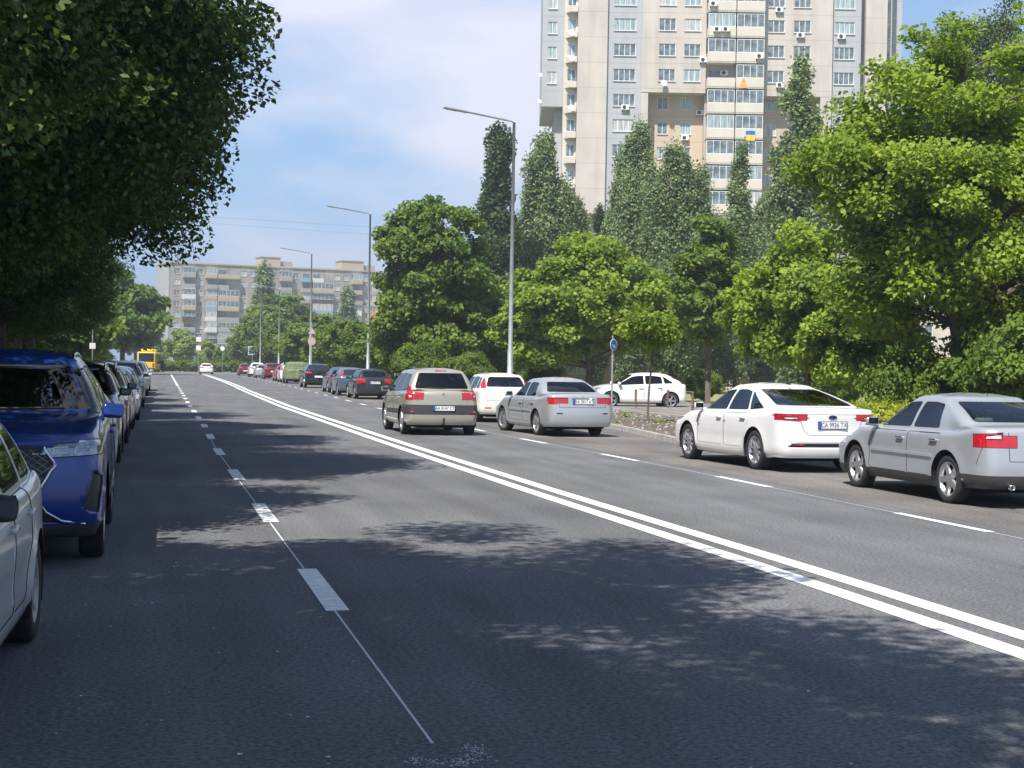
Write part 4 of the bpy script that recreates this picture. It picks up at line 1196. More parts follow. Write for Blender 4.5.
# sprayed end mark of the guide line
bm = bmesh.new(); rg = random.Random(8)
for k in range(240):
    a = rg.uniform(-2.6, .6); x = 1.25 + .16 * math.cos(a) + rg.gauss(0, .03); y = 6.55 + .20 * math.sin(a) + rg.gauss(0, .035); q = rg.uniform(.002, .006)
    bm.faces.new([bm.verts.new((x + q * math.cos(t), y + q * 1.5 * math.sin(t), .003)) for t in (0, 1.3, 2.7, 4.1, 5.3)])
tag(bm_obj('sprayed_mark', bm, M['line_worn']), kind='structure')
# fallen petals and bits on the asphalt
bm = bmesh.new()
for k in range(260):
    y = 5.5 + 45 * rg.random() ** 1.7; x = rg.uniform(-.3, 12) if rg.random() < .45 else rg.gauss(.1, .7); q = rg.choice((.004, .006, .008, .013)) * rg.uniform(.6, 1.2)
    if x < -.6: continue
    a0 = rg.uniform(0, 6)
    bm.faces.new([bm.verts.new((x + q * math.cos(a0 + t), y + q * 1.2 * math.sin(a0 + t), .006 + (q * .25 if i_ % 2 else 0))) for i_, t in enumerate((0, 1.5, 3, 4.5))])
tag(bm_obj('petals', bm, M['line_worn']), 'small pale petals and crumbs scattered over the dark asphalt', 'petals', kind='stuff')

# ------------------------------------------------------------------ tower block
TD = 170.0
def tu(px): return (px - 512) * TD / F_PX
def tz(px, py): return CAM_H + (366.7 + .017 * (px - 512) - py) * TD / F_PX
tower = empty('apartment_tower', 'tall pale residential tower with grey and beige concrete stripes and glazed balconies', 'building',
              (math.sin(YAW) * TD, math.cos(YAW) * TD, 0), -YAW)
FP = 2.78; Z0 = tz(620, 50) - 1.5 - 12 * FP; NF = 22
wm = dict(beige=panel_mat('tower_beige', (0.53, 0.475, 0.42), FP, Z0, vary=.11), grey=panel_mat('tower_grey', (0.41, 0.42, 0.435), FP, Z0, vary=.05),
          cream=panel_mat('tower_cream', (0.60, 0.55, 0.47), FP, Z0, vary=.05), orange=panel_mat('tower_ochre', (0.55, 0.44, 0.33), FP, Z0, vary=.05))
M['pane1'] = mat('window_glass_dark', (0.15, 0.18, 0.19), 0.08, coat=.6, vary=.5, scale=1.5)
M['pane2'] = mat('window_glass_curtain', (0.30, 0.36, 0.37), 0.12, coat=.6, vary=.35, scale=2.5, stretch=(3, 1, .3))
M['pane3'] = mat('window_glass_blind', (0.42, 0.42, 0.40), 0.15, coat=.5, vary=.3, scale=2, stretch=(2, 1, .4))
M['frame'] = mat('window_frame_white', (0.74, 0.74, 0.73), 0.5, vary=.05)
M['slab'] = mat('balcony_slab', (0.24, 0.23, 0.22), 0.85, vary=.15)
wrng = random.Random(5)
def wall_holes(bm, x0, x1, zb, nf, fp, ops, y, reveal=.14, z_top=None):
    """front face (facing -y) of a wall with one row of openings per storey"""
    for k in range(nf):
        z = zb + k * fp; z2 = z + fp
        xs = sorted({x0, x1} | {v for o in ops for v in (o[0], o[1])})
        for a, b in zip(xs, xs[1:]):
            op = [o for o in ops if o[0] <= a + 1e-6 and o[1] >= b - 1e-6]
            if op:
                s_, t_ = z + op[0][2], z + op[0][3]
                for q0, q1 in ((z, s_), (t_, z2)):
                    bm.faces.new([bm.verts.new(p) for p in ((a, y, q0), (b, y, q0), (b, y, q1), (a, y, q1))])
                yi = y + reveal
                bm.faces.new([bm.verts.new(p) for p in ((a, y, s_), (b, y, s_), (b, yi, s_), (a, yi, s_))])
                bm.faces.new([bm.verts.new(p) for p in ((a, y, t_), (a, yi, t_), (b, yi, t_), (b, y, t_))])
                bm.faces.new([bm.verts.new(p) for p in ((a, y, s_), (a, yi, s_), (a, yi, t_), (a, y, t_))])
                bm.faces.new([bm.verts.new(p) for p in ((b, y, s_), (b, y, t_), (b, yi, t_), (b, yi, s_))])
            else:
                bm.faces.new([bm.verts.new(p) for p in ((a, y, z), (b, y, z), (b, y, z2), (a, y, z2))])
WIN = {}
def window_mesh(w, h, nm, bar=.055):
    key = (round(w, 2), round(h, 2), nm)
    if key in WIN: return WIN[key]
    bm = bmesh.new(); t = bar
    box(bm, -w / 2, w / 2, -.03, .03, 0, t); box(bm, -w / 2, w / 2, -.03, .03, h - t, h)
    box(bm, -w / 2, -w / 2 + t, -.03, .03, t, h - t); box(bm, w / 2 - t, w / 2, -.03, .03, t, h - t)
    for k in range(1, nm):
        x = -w / 2 + w * k / nm; box(bm, x - t * .6, x + t * .6, -.028, .028, t, h - t)
    box(bm, -w / 2 - .04, w / 2 + .04, -.20, -.035, -.05, -.01)
    f = bpy.data.meshes.new('window'); bm.to_mesh(f); bm.free(); f.materials.append(M['frame'])
    panes = []
    for m_ in ('pane1', 'pane2', 'pane3'):
        bm = bmesh.new()
        for k in range(nm):
            xa, xb = -w / 2 + w * k / nm + .03, -w / 2 + w * (k + 1) / nm - .03
            box(bm, xa, xb, .0, .012, .03, h - .03)
        p = bpy.data.meshes.new('pane'); bm.to_mesh(p); bm.free(); p.materials.append(M[m_]); panes.append(p)
    WIN[key] = (f, panes); return WIN[key]
def add_window(root, x, y, z, w, h, nm):
    f, ps = window_mesh(w, h, nm)
    o = link('window', f, None, root, (x, y, z)); p = link('pane', wrng.choice((ps[0], ps[0], ps[1], ps[1], ps[2])), None, o)
    return o
class Stuff:
    """windows beyond the hundred largest, gathered in one part"""
    def __init__(s): s.bm = bmesh.new(); s.bp = bmesh.new()
    def add(s, x, y, z, w, h, nm):
        for q in range(nm):
            box(s.bp, x - w / 2 + w * q / nm + .03, x - w / 2 + w * (q + 1) / nm - .03, y, y + .012, z + .03, z + h - .03)
        t = .055
        box(s.bm, x - w / 2, x + w / 2, y - .03, y + .03, z, z + t); box(s.bm, x - w / 2, x + w / 2, y - .03, y + .03, z + h - t, z + h)
        for q in range(nm + 1):
            xx = x - w / 2 + t / 2 + (w - t) * q / nm; box(s.bm, xx - t / 2, xx + t / 2, y - .028, y + .028, z + t, z + h - t)
    def done(s, root):
        o = bm_obj('window', s.bm, M['frame'], root); o['kind'] = 'stuff'
        p = bm_obj('pane', s.bp, M['pane1'], o); p['kind'] = 'stuff'
st = Stuff()
DEPTH = 17
segs = [  # px0, px1, front y, material, z from, openings(px0, px1, panes)
    (537, 558.5, 2.6, 'grey', tz(548, 103), [(542.4, 551.6, 2)]),
    (558.5, 572, 1.0, 'cream', Z0, [(562, 570.5, 2)]),
    (572, 601.5, 0.0, 'beige', tz(590, 214), []),
    (601.5, 636, 0.35, 'grey', Z0, [(608, 630, 4)]),
    (636, 700, 0.0, 'beige', tz(660, 93), [(652.8, 669.5, 3), (678, 694.5, 3)]),
    (757.5, 826, 0.0, 'beige', tz(790, 97), [(761.5, 778, 3), (787, 804, 3)]),
    (826, 855, 0.35, 'grey', Z0, [(828.5, 848.5, 4)]),
    (855, 860.5, 1.8, 'grey', Z0, []),
    (860.5, 882, 0.8, 'beige', Z0, []),
    (882, 890, 2.4, 'cream', Z0, [(883.5, 888.5, 1)]),
    (890, 905, 4.5, 'grey', Z0, [(893, 899, 1)]),
]
nwin = 0
def seg_wall(px0, px1, y, mk, zlo, zhi, ops, nm_='wall', deep=DEPTH):
    bm = bmesh.new(); x0, x1 = tu(px0), tu(px1)
    k0 = math.ceil((zlo - Z0) / FP - 1e-6); k1 = math.floor((zhi - Z0) / FP + 1e-6)
    oo = [(tu(a), tu(b), .85, 2.2) for a, b, _ in ops]
    wall_holes(bm, x0, x1, Z0 + k0 * FP, k1 - k0, FP, oo, y)
    for za, zb_ in ((zlo, Z0 + k0 * FP), (Z0 + k1 * FP, zhi)):
        if zb_ - za > .05: bm.faces.new([bm.verts.new(p) for p in ((x0, y, za), (x1, y, za), (x1, y, zb_), (x0, y, zb_))])
    # sides, top and underside
    for x in (x0, x1): bm.faces.new([bm.verts.new(p) for p in ((x, y, zlo), (x, deep, zlo), (x, deep, zhi), (x, y, zhi))])
    bm.faces.new([bm.verts.new(p) for p in ((x0, y, zlo), (x1, y, zlo), (x1, deep, zlo), (x0, deep, zlo))])
    bm.faces.new([bm.verts.new(p) for p in ((x0, y, zhi), (x1, y, zhi), (x1, deep, zhi), (x0, deep, zhi))])
    bmesh.ops.remove_doubles(bm, verts=bm.verts, dist=.0005)
    bm_obj(nm_, bm, wm[mk], tower)
    return k0, k1
top = Z0 + NF * FP
for px0, px1, y, mk, zlo, ops in segs:
    k0, k1 = seg_wall(px0 + .02, px1 - .02, y, mk, zlo, top, ops)
    for k in range(k0, k1):
        for a, b, n_ in ops:
            z = Z0 + k * FP + .85; w_ = tu(b) - tu(a)
            if 6 <= k <= 14 and nwin < 82: add_window(tower, tu((a + b) / 2), y + .09, z, w_, 1.35, n_); nwin += 1
            else: st.add(tu((a + b) / 2), y + .09, z, w_, 1.35, n_)
# recessed ochre walls below the beige volumes
for px0, px1, ops, zh in ((643, 700, [(654, 664.5, 2), (677, 688, 2)], Z0 + math.ceil((tz(660, 93) - Z0) / FP) * FP), (757.5, 815, [(763, 774, 2), (787, 798, 2)], Z0 + math.ceil((tz(790, 97) - Z0) / FP) * FP)):
    k0, k1 = seg_wall(px0, px1, 1.9, 'orange', Z0, zh + .02, ops)
    for k in range(k0, k1):
        for a, b, n_ in ops:
            z = Z0 + k * FP + .85
            if k >= 6 and nwin < 100: add_window(tower, tu((a + b) / 2), 1.99, z, tu(b) - tu(a), 1.35, n_); nwin += 1
            else: st.add(tu((a + b) / 2), 1.99, z, tu(b) - tu(a), 1.35, n_)
for a, b in ((636, 643), (815, 826)):
    seg_wall(a + .03, b - .03, 0.02, 'beige', Z0, tz(a, 93) - .03, [])
seg_wall(572.1, 601.4, 2.2, 'cream', 0.0, tz(590, 214) - .03, [])
seg_wall(558.6, 905, 5.0, 'grey', 0.0, Z0 - .02, [])
seg_wall(551, 558.4, 4.2, 'grey', 0.0, tz(548, 103) - .03, [])
st.done(tower)
bm = bmesh.new(); box(bm, tu(572), tu(855), 1, DEPTH, top + .01, top + .9); bm_obj('roof', bm, wm['grey'], tower)
# the two stacks of glazed balconies
seg_wall(700.1, 757.4, .6, 'beige', Z0, top, [])
GL = {}
def glazing(w, h, n_, pane):
    key = (round(w, 2), round(h, 2), n_, pane)
    if key not in GL:
        bm = bmesh.new(); t = .06
        for za, zb_ in ((0, t), (h - t, h)): box(bm, 0, w, -.03, .03, za, zb_)
        for k in range(n_ + 1):
            x = (w - t) * k / n_; box(bm, x, x + t, -.028, .028, t, h - t)
        nf_ = len(bm.faces)
        box(bm, .02, w - .02, .0, .01, .02, h - .02)
        bm.faces.ensure_lookup_table()
        for f in bm.faces[nf_:]: f.material_index = 1
        me = bpy.data.meshes.new('balcony_glazing'); bm.to_mesh(me); bm.free(); me.materials.append(M['frame']); me.materials.append(M[pane]); GL[key] = me
    return GL[key]
for k in range(NF):
    z = Z0 + k * FP
    for ci, (a, b) in enumerate(((700.6, 728), (729, 756.6))):
        if k < 5 or k > 15:
            pass
        x0, x1 = tu(a), tu(b); w_ = x1 - x0
        bm = bmesh.new(); yf_ = -1.15
        box(bm, x0, x1, yf_, .58, z - .02, z + .14); box(bm, x0, x1, yf_ - .03, yf_ + .08, z + .145, z + 1.12); box(bm, x0, x0 + .09, yf_ + .085, .58, z + .145, z + 1.12); box(bm, x1 - .09, x1, yf_ + .085, .58, z + .145, z + 1.12)
        bo = bm_obj('balcony', bm, wm['cream'], tower)
        if k == 11 and ci == 0:
            bm = bmesh.new(); box(bm, x0 + .4, x0 + 1.5, .50, .56, z + .9, z + 2.2); bm_obj('balcony_door', bm, M['pane1'], bo); continue
        g = link('balcony_glazing', glazing(w_ - .06, 1.46, 4, wrng.choice(('pane1', 'pane2', 'pane1', 'pane3'))), None, bo, (x0 + .03, yf_ + .03, z + 1.13))
        for sx in (x0 + .03, x1 - .04):
            bm = bmesh.new(); box(bm, sx, sx + .012, yf_ + .085, .57, z + 1.13, z + 2.6); bm_obj('side_glazing', bm, M['pane2'], bo)
# small angled balconies on the left flank
for k in range(6, 16):
    z = Z0 + k * FP; bm = bmesh.new(); x0, x1 = tu(560), tu(571.5)
    vs = [(x0, 1.0), (x0 + .5, .15), (x1, .15), (x1, 1.0)]
    lo = [bm.verts.new((p[0], p[1], z + .02)) for p in vs]; hi = [bm.verts.new((p[0], p[1], z + .72)) for p in vs]
    bm.faces.new(hi); bm.faces.new(lo[::-1])
    for i in range(4): bm.faces.new((lo[i], lo[(i + 1) % 4], hi[(i + 1) % 4], hi[i]))
    bmesh.ops.recalc_face_normals(bm, faces=bm.faces)
    bm_obj('balcony', bm, wm['cream'], tower)

# air conditioners and dishes hang on the tower: things of their own
def tower_point(px, py, y):
    v = tower.matrix_basis @ Vector((tu(px), y, tz(px, py))); return v
bpy.context.view_layer.update()
acm = bmesh.new(); box(acm, -.42, .42, -.32, 0, -.28, .28, .03)
ac_me = bpy.data.meshes.new('air_conditioner'); acm.to_mesh(ac_me); acm.free(); ac_me.materials.append(M['white'])
fanm = bmesh.new(); lathe(fanm, [(.21, 0), (.21, -.02), (.17, -.02), (.17, -.005), (.001, -.005)], 18); tube(fanm, [(-.17, -.012, 0), (.17, -.012, 0)], .01, 4); tube(fanm, [(0, -.012, -.17), (0, -.012, .17)], .01, 4)
fan_me = bpy.data.meshes.new('fan_grille'); fanm.to_mesh(fan_me); fanm.free(); fan_me.materials.append(M['trim'])
brk = bmesh.new()
for x in (-.3, .3): tube(brk, [(x, 0, -.5), (x, 0, -.29), (x, -.3, -.29), (x, 0, -.5)], .02, 5)
brk_me = bpy.data.meshes.new('wall_bracket'); brk.to_mesh(brk_me); brk.free(); brk_me.materials.append(M['trim'])
acs = [(620.2, 107.6, .33, 'white air conditioner under a wide window of the left grey stripe'), (682, 136, 1.85, 'white air conditioner on the ochre recessed wall left of the balconies'),
       (705, 7.4, -1.19, 'white air conditioner hung on the uppermost visible left balcony front'), (709, 32.6, -1.19, 'left one of two air conditioners side by side on a balcony front'),
       (717.6, 32.6, -1.19, 'right one of two air conditioners side by side on a balcony front'), (751.5, 59.4, -1.19, 'white air conditioner at the right end of a balcony front'),
       (697.3, 61, -.02, 'dark edged air conditioner beside the left balcony stack'), (772, 11, -.02, 'air conditioner high up right of the balcony stacks'), (793.5, 36.4, -.02, 'air conditioner under the outer window right of the balconies'),
       (835, 37, .33, 'air conditioner under a window of the right grey stripe'), (774, 86, -.02, 'air conditioner low on the beige wall just above the right recess'), (696.5, 110.6, 1.85, 'air conditioner tucked in the recess beside the balconies'),
       (719, 73, .55, 'air conditioner inside the only open unglazed balcony')]
for px, py, y, lb in acs:
    o = empty('air_conditioner', lb, 'air conditioner', tower_point(px, py, y), -YAW, 'air conditioners on the tower')
    link('housing', ac_me, None, o); link('fan_grille', fan_me, None, o, (-.08, -.325, 0)); link('wall_bracket', brk_me, None, o)
dbm = bmesh.new(); lathe(dbm, [(.001, .0), (.2, -.03), (.36, -.10), (.45, -.16), (.44, -.15), (.2, -.015), (.001, .02)], 20)
dish_me = bpy.data.meshes.new('reflector'); [setattr(f, 'smooth', True) for f in dbm.faces]; dbm.to_mesh(dish_me); dbm.free(); dish_me.materials.append(M['white'])
abm = bmesh.new(); tube(abm, [(0, 0, 0), (0, .3, -.2)], .03, 6); tube(abm, [(0, -.05, -.4), (0, -.55, -.1)], .02, 6); box(abm, -.05, .05, -.62, -.52, -.14, -.04)
arm_me = bpy.data.meshes.new('mount_arm'); abm.to_mesh(arm_me); abm.free(); arm_me.materials.append(M['lampgrey'])
for px, py, y, lb in ((565.2, 34.5, -.25, 'satellite dish uppermost on the small balconies at the tower left flank'), (566, 59.5, -.25, 'white satellite dish second down on the small balconies at the tower left flank'),
                      (566.4, 109, -.25, 'satellite dish lowest on the small balconies at the tower left flank'), (658, 84.8, -.35, 'satellite dish under a window just above the left ochre recess'),
                      (535.6, 70, 3.4, 'small dish sticking out of the left edge of the tower, upper one'), (535.2, 97, 3.4, 'small dish sticking out of the left edge of the tower, lower one')):
    o = empty('satellite_dish', lb, 'satellite dish', tower_point(px, py, y), -YAW + R(15), 'satellite dishes on the tower'); d = link('reflector', dish_me, None, o); d.rotation_euler = (R(-25), 0, 0); link('mount_arm', arm_me, None, o); o.scale = (.55,) * 3 if px < 540 else (.85,) * 3
# flag and orange cloth on the balcony fronts
o = empty('flag', 'small blue and yellow flag hanging on a tower balcony front', 'flag', tower_point(744, 137, -1.2), -YAW)
for nm_, z0_, z1_, m_ in (('flag_stripe', .0, .45, M['sign_blue']), ('flag_stripe', -.62, -.002, M['yellow'])):
    bm = bmesh.new(); prev = None
    for k in range(7):
        x = -.5 + k / 6 + 0; yy = -.04 + .04 * math.sin(k * 1.7)
        q = (bm.verts.new((x, yy, z0_)), bm.verts.new((x, yy, z1_)))
        if prev: bm.faces.new((prev[0], q[0], q[1], prev[1]))
        prev = q
    bm_obj(nm_, bm, m_, o)
bm = bmesh.new(); pts_ = [(-.45, -.55), (.5, -.5), (.25, .1), (.05, .65), (-.2, .15)]; prev = [bm.verts.new((x, -.05 - .06 * (i % 2), z)) for i, (x, z) in enumerate(pts_)]; bm.faces.new(prev)
r = bmesh.ops.extrude_face_region(bm, geom=bm.faces[:]); bmesh.ops.translate(bm, verts=[v for v in r['geom'] if isinstance(v, bmesh.types.BMVert)], vec=(0, .04, 0))
M['orange_cloth'] = mat('orange_cloth', (0.8, 0.33, 0.08), .8, vary=.15)
o = bm_obj('hanging_cloth', bm, M['orange_cloth'], loc=tower_point(736, 86, -1.2)); o.rotation_euler = (0, 0, -YAW); tag(o, 'orange cloth hung over a tower balcony front', 'cloth')

# ------------------------------------------------------------------ nine storey panel block closing the street
FD = 385.0
far = empty('panel_block', 'long nine storey grey panel block with mismatched balconies closing the street', 'building',
            (at(168, FD), FD, 0), R(13))
far.scale = (1, 1, .95)
wallm = panel_mat('old_panels', (0.36, 0.33, 0.31), 2.8, 1.0, vary=.2)
wallg = panel_mat('gable_panels', (0.38, 0.375, 0.37), 2.8, 1.0, vary=.10)
BM_ = {'w': mat('balcony_white', (0.62, 0.63, 0.64), .6, vary=.12), 'g': mat('balcony_grey', (0.33, 0.32, 0.30), .7, vary=.2), 'b': mat('balcony_blue', (0.25, 0.36, 0.45), .6, vary=.15), 'd': mat('balcony_dark', (0.07, 0.06, 0.055), .8, vary=.3), 't': mat('balcony_tan', (0.42, 0.36, 0.28), .7, vary=.2)}
bays = []; x = .6
rng = random.Random(21)
while x < 92:
    t_ = ('win', 'balc', 'win', 'balc', 'balc', 'win', 'win', 'balc')[len(bays) % 8]
    w_ = 2.5 if t_ == 'win' else (5.6, 3.2, 6.4, 2.9)[len(bays) % 4]
    bays.append((x, t_, w_)); x += w_
LX = x + .6
bm = bmesh.new()
ops = [(bx_ + .5, bx_ + 2.0, .9, 2.3) for bx_, t_, w_ in bays if t_ == 'win']
wall_holes(bm, 0, LX, 1.0, 9, 2.8, ops, 0, .15)
for x in (LX,): bm.faces.new([bm.verts.new(p) for p in ((x, 0, 0), (x, 12, 0), (x, 12, 26.9), (x, 0, 26.9))])
bm.faces.new([bm.verts.new(p) for p in ((0, 12, 0), (LX, 12, 0), (LX, 12, 26.9), (0, 12, 26.9))])
bm.faces.new([bm.verts.new(p) for p in ((0, 0, 26.2), (LX, 0, 26.2), (LX, 0, 26.9), (0, 0, 26.9))])
bm.faces.new([bm.verts.new(p) for p in ((0, 0, 0), (LX, 0, 0), (LX, 0, 1), (0, 0, 1))])
bm_obj('wall', bm, wallm, far)
bm = bmesh.new(); box(bm, -.25, -.003, -.1, 12.1, 0, 26.9); bm_obj('gable_wall', bm, wallg, far)
bm = bmesh.new(); box(bm, -.4, LX + .2, -.25, 12.3, 26.95, 27.35); bm_obj('roof', bm, BM_['t'], far)
st = Stuff(); cnt = 0
for bx_, t_, w_ in bays:
    for k in range(9):
        z = 1.0 + k * 2.8
        if t_ == 'win':
            if k >= 3 and cnt < 100: add_window(far, bx_ + 1.25, .10, z + .9, 1.5, 1.4, 2); cnt += 1
            else: st.add(bx_ + 1.25, .10, z + .9, 1.5, 1.4, 2)
        else:
            c = rng.choice('wwggbtdgt'); closed = rng.random() < .62
            bm = bmesh.new(); d = rng.choice((1.1, 1.1, 1.4)); xa, xb = bx_ + .1, bx_ + w_ - .1
            if rng.random() < .3 and w_ > 5: xb = xa + 2.8
            box(bm, xa, xb, -d, -.003, z - .02, z + .16); box(bm, xa, xb, -d - .02, -d + .08, z + .165, z + 1.15); box(bm, xa, xa + .08, -d + .085, -.003, z + .165, z + 1.15); box(bm, xb - .08, xb, -d + .085, -.003, z + .165, z + 1.15)
            bo = bm_obj('balcony', bm, BM_[c], far)
            if closed:
                link('balcony_glazing', glazing(xb - xa - .04, 1.5, max(3, int((xb - xa) / .9)), rng.choice(('pane1', 'pane2', 'pane3', 'pane1'))), None, bo, (xa + .02, -d + .03, z + 1.155))
                if rng.random() < .5:
                    bm = bmesh.new(); box(bm, xa, xb, -d - .02, -.003, z + 2.66, z + 2.75); bm_obj('balcony_roof', bm, BM_['w'], bo)
            else:
                bm = bmesh.new(); box(bm, xa + .5, min(xb - .2, xa + 2.2), -.05, -.004, z + .9, z + 2.3); bm_obj('balcony_window', bm, M['pane1'], bo)
st.done(far)
for xa, xb, c in ((24, 29, 't'), (45.5, 51.5, 't')):
    bm = bmesh.new(); box(bm, xa, xb, 3, 8, 27.36, 29.8); box(bm, xa - .2, xb + .2, 2.8, 8.2, 29.81, 30.05); bm_obj('lift_room', bm, BM_[c], far)
    bm = bmesh.new(); box(bm, xb + .25, xb + 3.5, 4, 7, 27.36, 29.0); bm_obj('roof_hatch', bm, BM_['g'], far)

# pale low buildings glimpsed between the trees on the right
def low_building(name, label, px0, px1, Y, dep, h, material, nfl, rz=0.0):
    X0, X1 = at(px0, Y), at(px1, Y)
    r_ = empty(name, label, 'building', ((X0 + X1) / 2, Y, 0), rz)
    w_ = X1 - X0; bm = bmesh.new()
    fh = (h - .6) / nfl; n_ = int(w_ / 3.2)
    ops = [(-w_ / 2 + (i + .5) * w_ / n_ - .75, -w_ / 2 + (i + .5) * w_ / n_ + .75, .9, min(2.3, fh - .3)) for i in range(n_)]
    wall_holes(bm, -w_ / 2, w_ / 2, .3, nfl, fh, ops, 0, .15)
    for x in (-w_ / 2, w_ / 2): bm.faces.new([bm.verts.new(p) for p in ((x, 0, 0), (x, dep, 0), (x, dep, h), (x, 0, h))])
    for a, b in ((0, .3), (h - .3, h)): bm.faces.new([bm.verts.new(p) for p in ((-w_ / 2, 0, a), (w_ / 2, 0, a), (w_ / 2, 0, b), (-w_ / 2, 0, b))])
    bm_obj('wall', bm, material, r_)
    bm = bmesh.new(); box(bm, -w_ / 2 - .3, w_ / 2 + .3, -.3, dep + .3, h + .005, h + .3); bm_obj('roof', bm, BM_['g'], r_)
    for k in range(nfl):
        for o in ops: add_window(r_, (o[0] + o[1]) / 2, .1, .3 + k * fh + .9, 1.5, min(1.4, fh - 1.2), 2)
    return r_
low_building('school_building', 'pale three storey building glimpsed through the big maple on the right', 868, 1060, 120, 14, 17, M['pale'], 5, -YAW)
low_building('garage_building', 'low beige building seen between trunks behind the white side-on hatchback', 560, 800, 118, 8, 3.0, M['beige_wall'], 1, -YAW)
# ------------------------------------------------------------------ vegetation
LM = {
 'maple': leaf_mat('leaf_maple', (0.085, 0.15, 0.02), (0.32, 0.4, 0.05), 0.35),
 'linden': leaf_mat('leaf_linden', (0.055, 0.11, 0.02), (0.19, 0.26, 0.04), 0.3),
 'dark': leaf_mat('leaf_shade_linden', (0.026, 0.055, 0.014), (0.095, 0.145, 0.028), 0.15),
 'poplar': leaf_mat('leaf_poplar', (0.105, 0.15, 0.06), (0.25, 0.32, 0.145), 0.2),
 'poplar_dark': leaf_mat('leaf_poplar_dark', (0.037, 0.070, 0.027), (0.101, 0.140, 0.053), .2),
 'yellow': leaf_mat('leaf_yellow_green', (0.2, 0.26, 0.03), (0.42, 0.42, 0.06), 0.3),
 'pale': leaf_mat('leaf_pale_green', (0.151, 0.209, 0.060), (0.336, 0.405, 0.120), .3),
 'tan': leaf_mat('leaf_tan', (0.336, 0.237, 0.135), (0.638, 0.446, 0.270), .3),
}
def foliage_mesh(name, blobs, n_clump, clump_r, n_leaf, leaf, material, seed=0, flat=.6, shell=.55, up=.9, spread=.42, stretch=1.0, lean=(0, 0)):
    g = np.random.default_rng(seed)
    B = np.array(blobs, float)
    vol = B[:, 3] * B[:, 4] * B[:, 5]; p = vol / vol.sum()
    bi = g.choice(len(B), n_clump, p=p)
    d = g.normal(size=(n_clump, 3)); d /= np.linalg.norm(d, axis=1)[:, None]
    rad = g.random(n_clump) ** shell * .5 + .5 * g.random(n_clump) ** .25
    rad = np.minimum(rad, 1.0) * g.uniform(.86, 1.06, n_clump)
    cc = B[bi, :3] + d * rad[:, None] * B[bi, 3:6]
    cr_ = clump_r * g.uniform(.6, 1.35, n_clump)
    w = cr_ ** 2; w /= w.sum()
    li = g.choice(n_clump, n_leaf, p=w)
    off = g.normal(size=(n_leaf, 3)) * spread
    ln = np.linalg.norm(off, axis=1)[:, None]
    off = off / np.maximum(ln, 1e-6) * np.minimum(ln, .95)
    off[:, 2] *= flat
    pos = cc[li] + off * cr_[li][:, None]
    outv = pos - B[bi[li], :3]; outv /= np.maximum(np.linalg.norm(outv, axis=1)[:, None], 1e-6)
    nrm = g.normal(size=(n_leaf, 3)) * .75 + outv * .55 + np.array([0, 0, up])
    nrm /= np.linalg.norm(nrm, axis=1)[:, None]
    t = g.normal(size=(n_leaf, 3)); t -= nrm * (t * nrm).sum(1)[:, None]; t /= np.linalg.norm(t, axis=1)[:, None]
    b = np.cross(nrm, t)
    s = leaf * g.uniform(.6, 1.3, n_leaf)[:, None]
    V = np.empty((n_leaf, 5, 3))
    fold = nrm * s * .12
    V[:, 0] = pos - t * s * .5
    V[:, 1] = pos + b * s * .40 * stretch - t * s * .10 + fold
    V[:, 2] = pos + b * s * .22 * stretch + t * s * .34 + fold * .3
    V[:, 3] = pos + t * s * .58 - fold * .8
    V[:, 4] = pos - b * s * .40 * stretch + fold
    me = bpy.data.meshes.new(name)
    me.vertices.add(n_leaf * 5); me.vertices.foreach_set('co', V.reshape(-1).astype(np.float32))
    me.loops.add(n_leaf * 5); me.loops.foreach_set('vertex_index', np.arange(n_leaf * 5, dtype=np.int32))
    me.polygons.add(n_leaf); me.polygons.foreach_set('loop_start', np.arange(0, n_leaf * 5, 5, dtype=np.int32))
    me.polygons.foreach_set('loop_total', np.full(n_leaf, 5, dtype=np.int32))
    me.update(calc_edges=True)
    at_ = me.attributes.new('tint', 'FLOAT', 'FACE')
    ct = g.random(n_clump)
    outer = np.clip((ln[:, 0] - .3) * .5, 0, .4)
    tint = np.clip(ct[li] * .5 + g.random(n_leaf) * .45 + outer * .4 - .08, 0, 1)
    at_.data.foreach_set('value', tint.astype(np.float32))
    me.materials.append(material)
    return me, cc, cr_
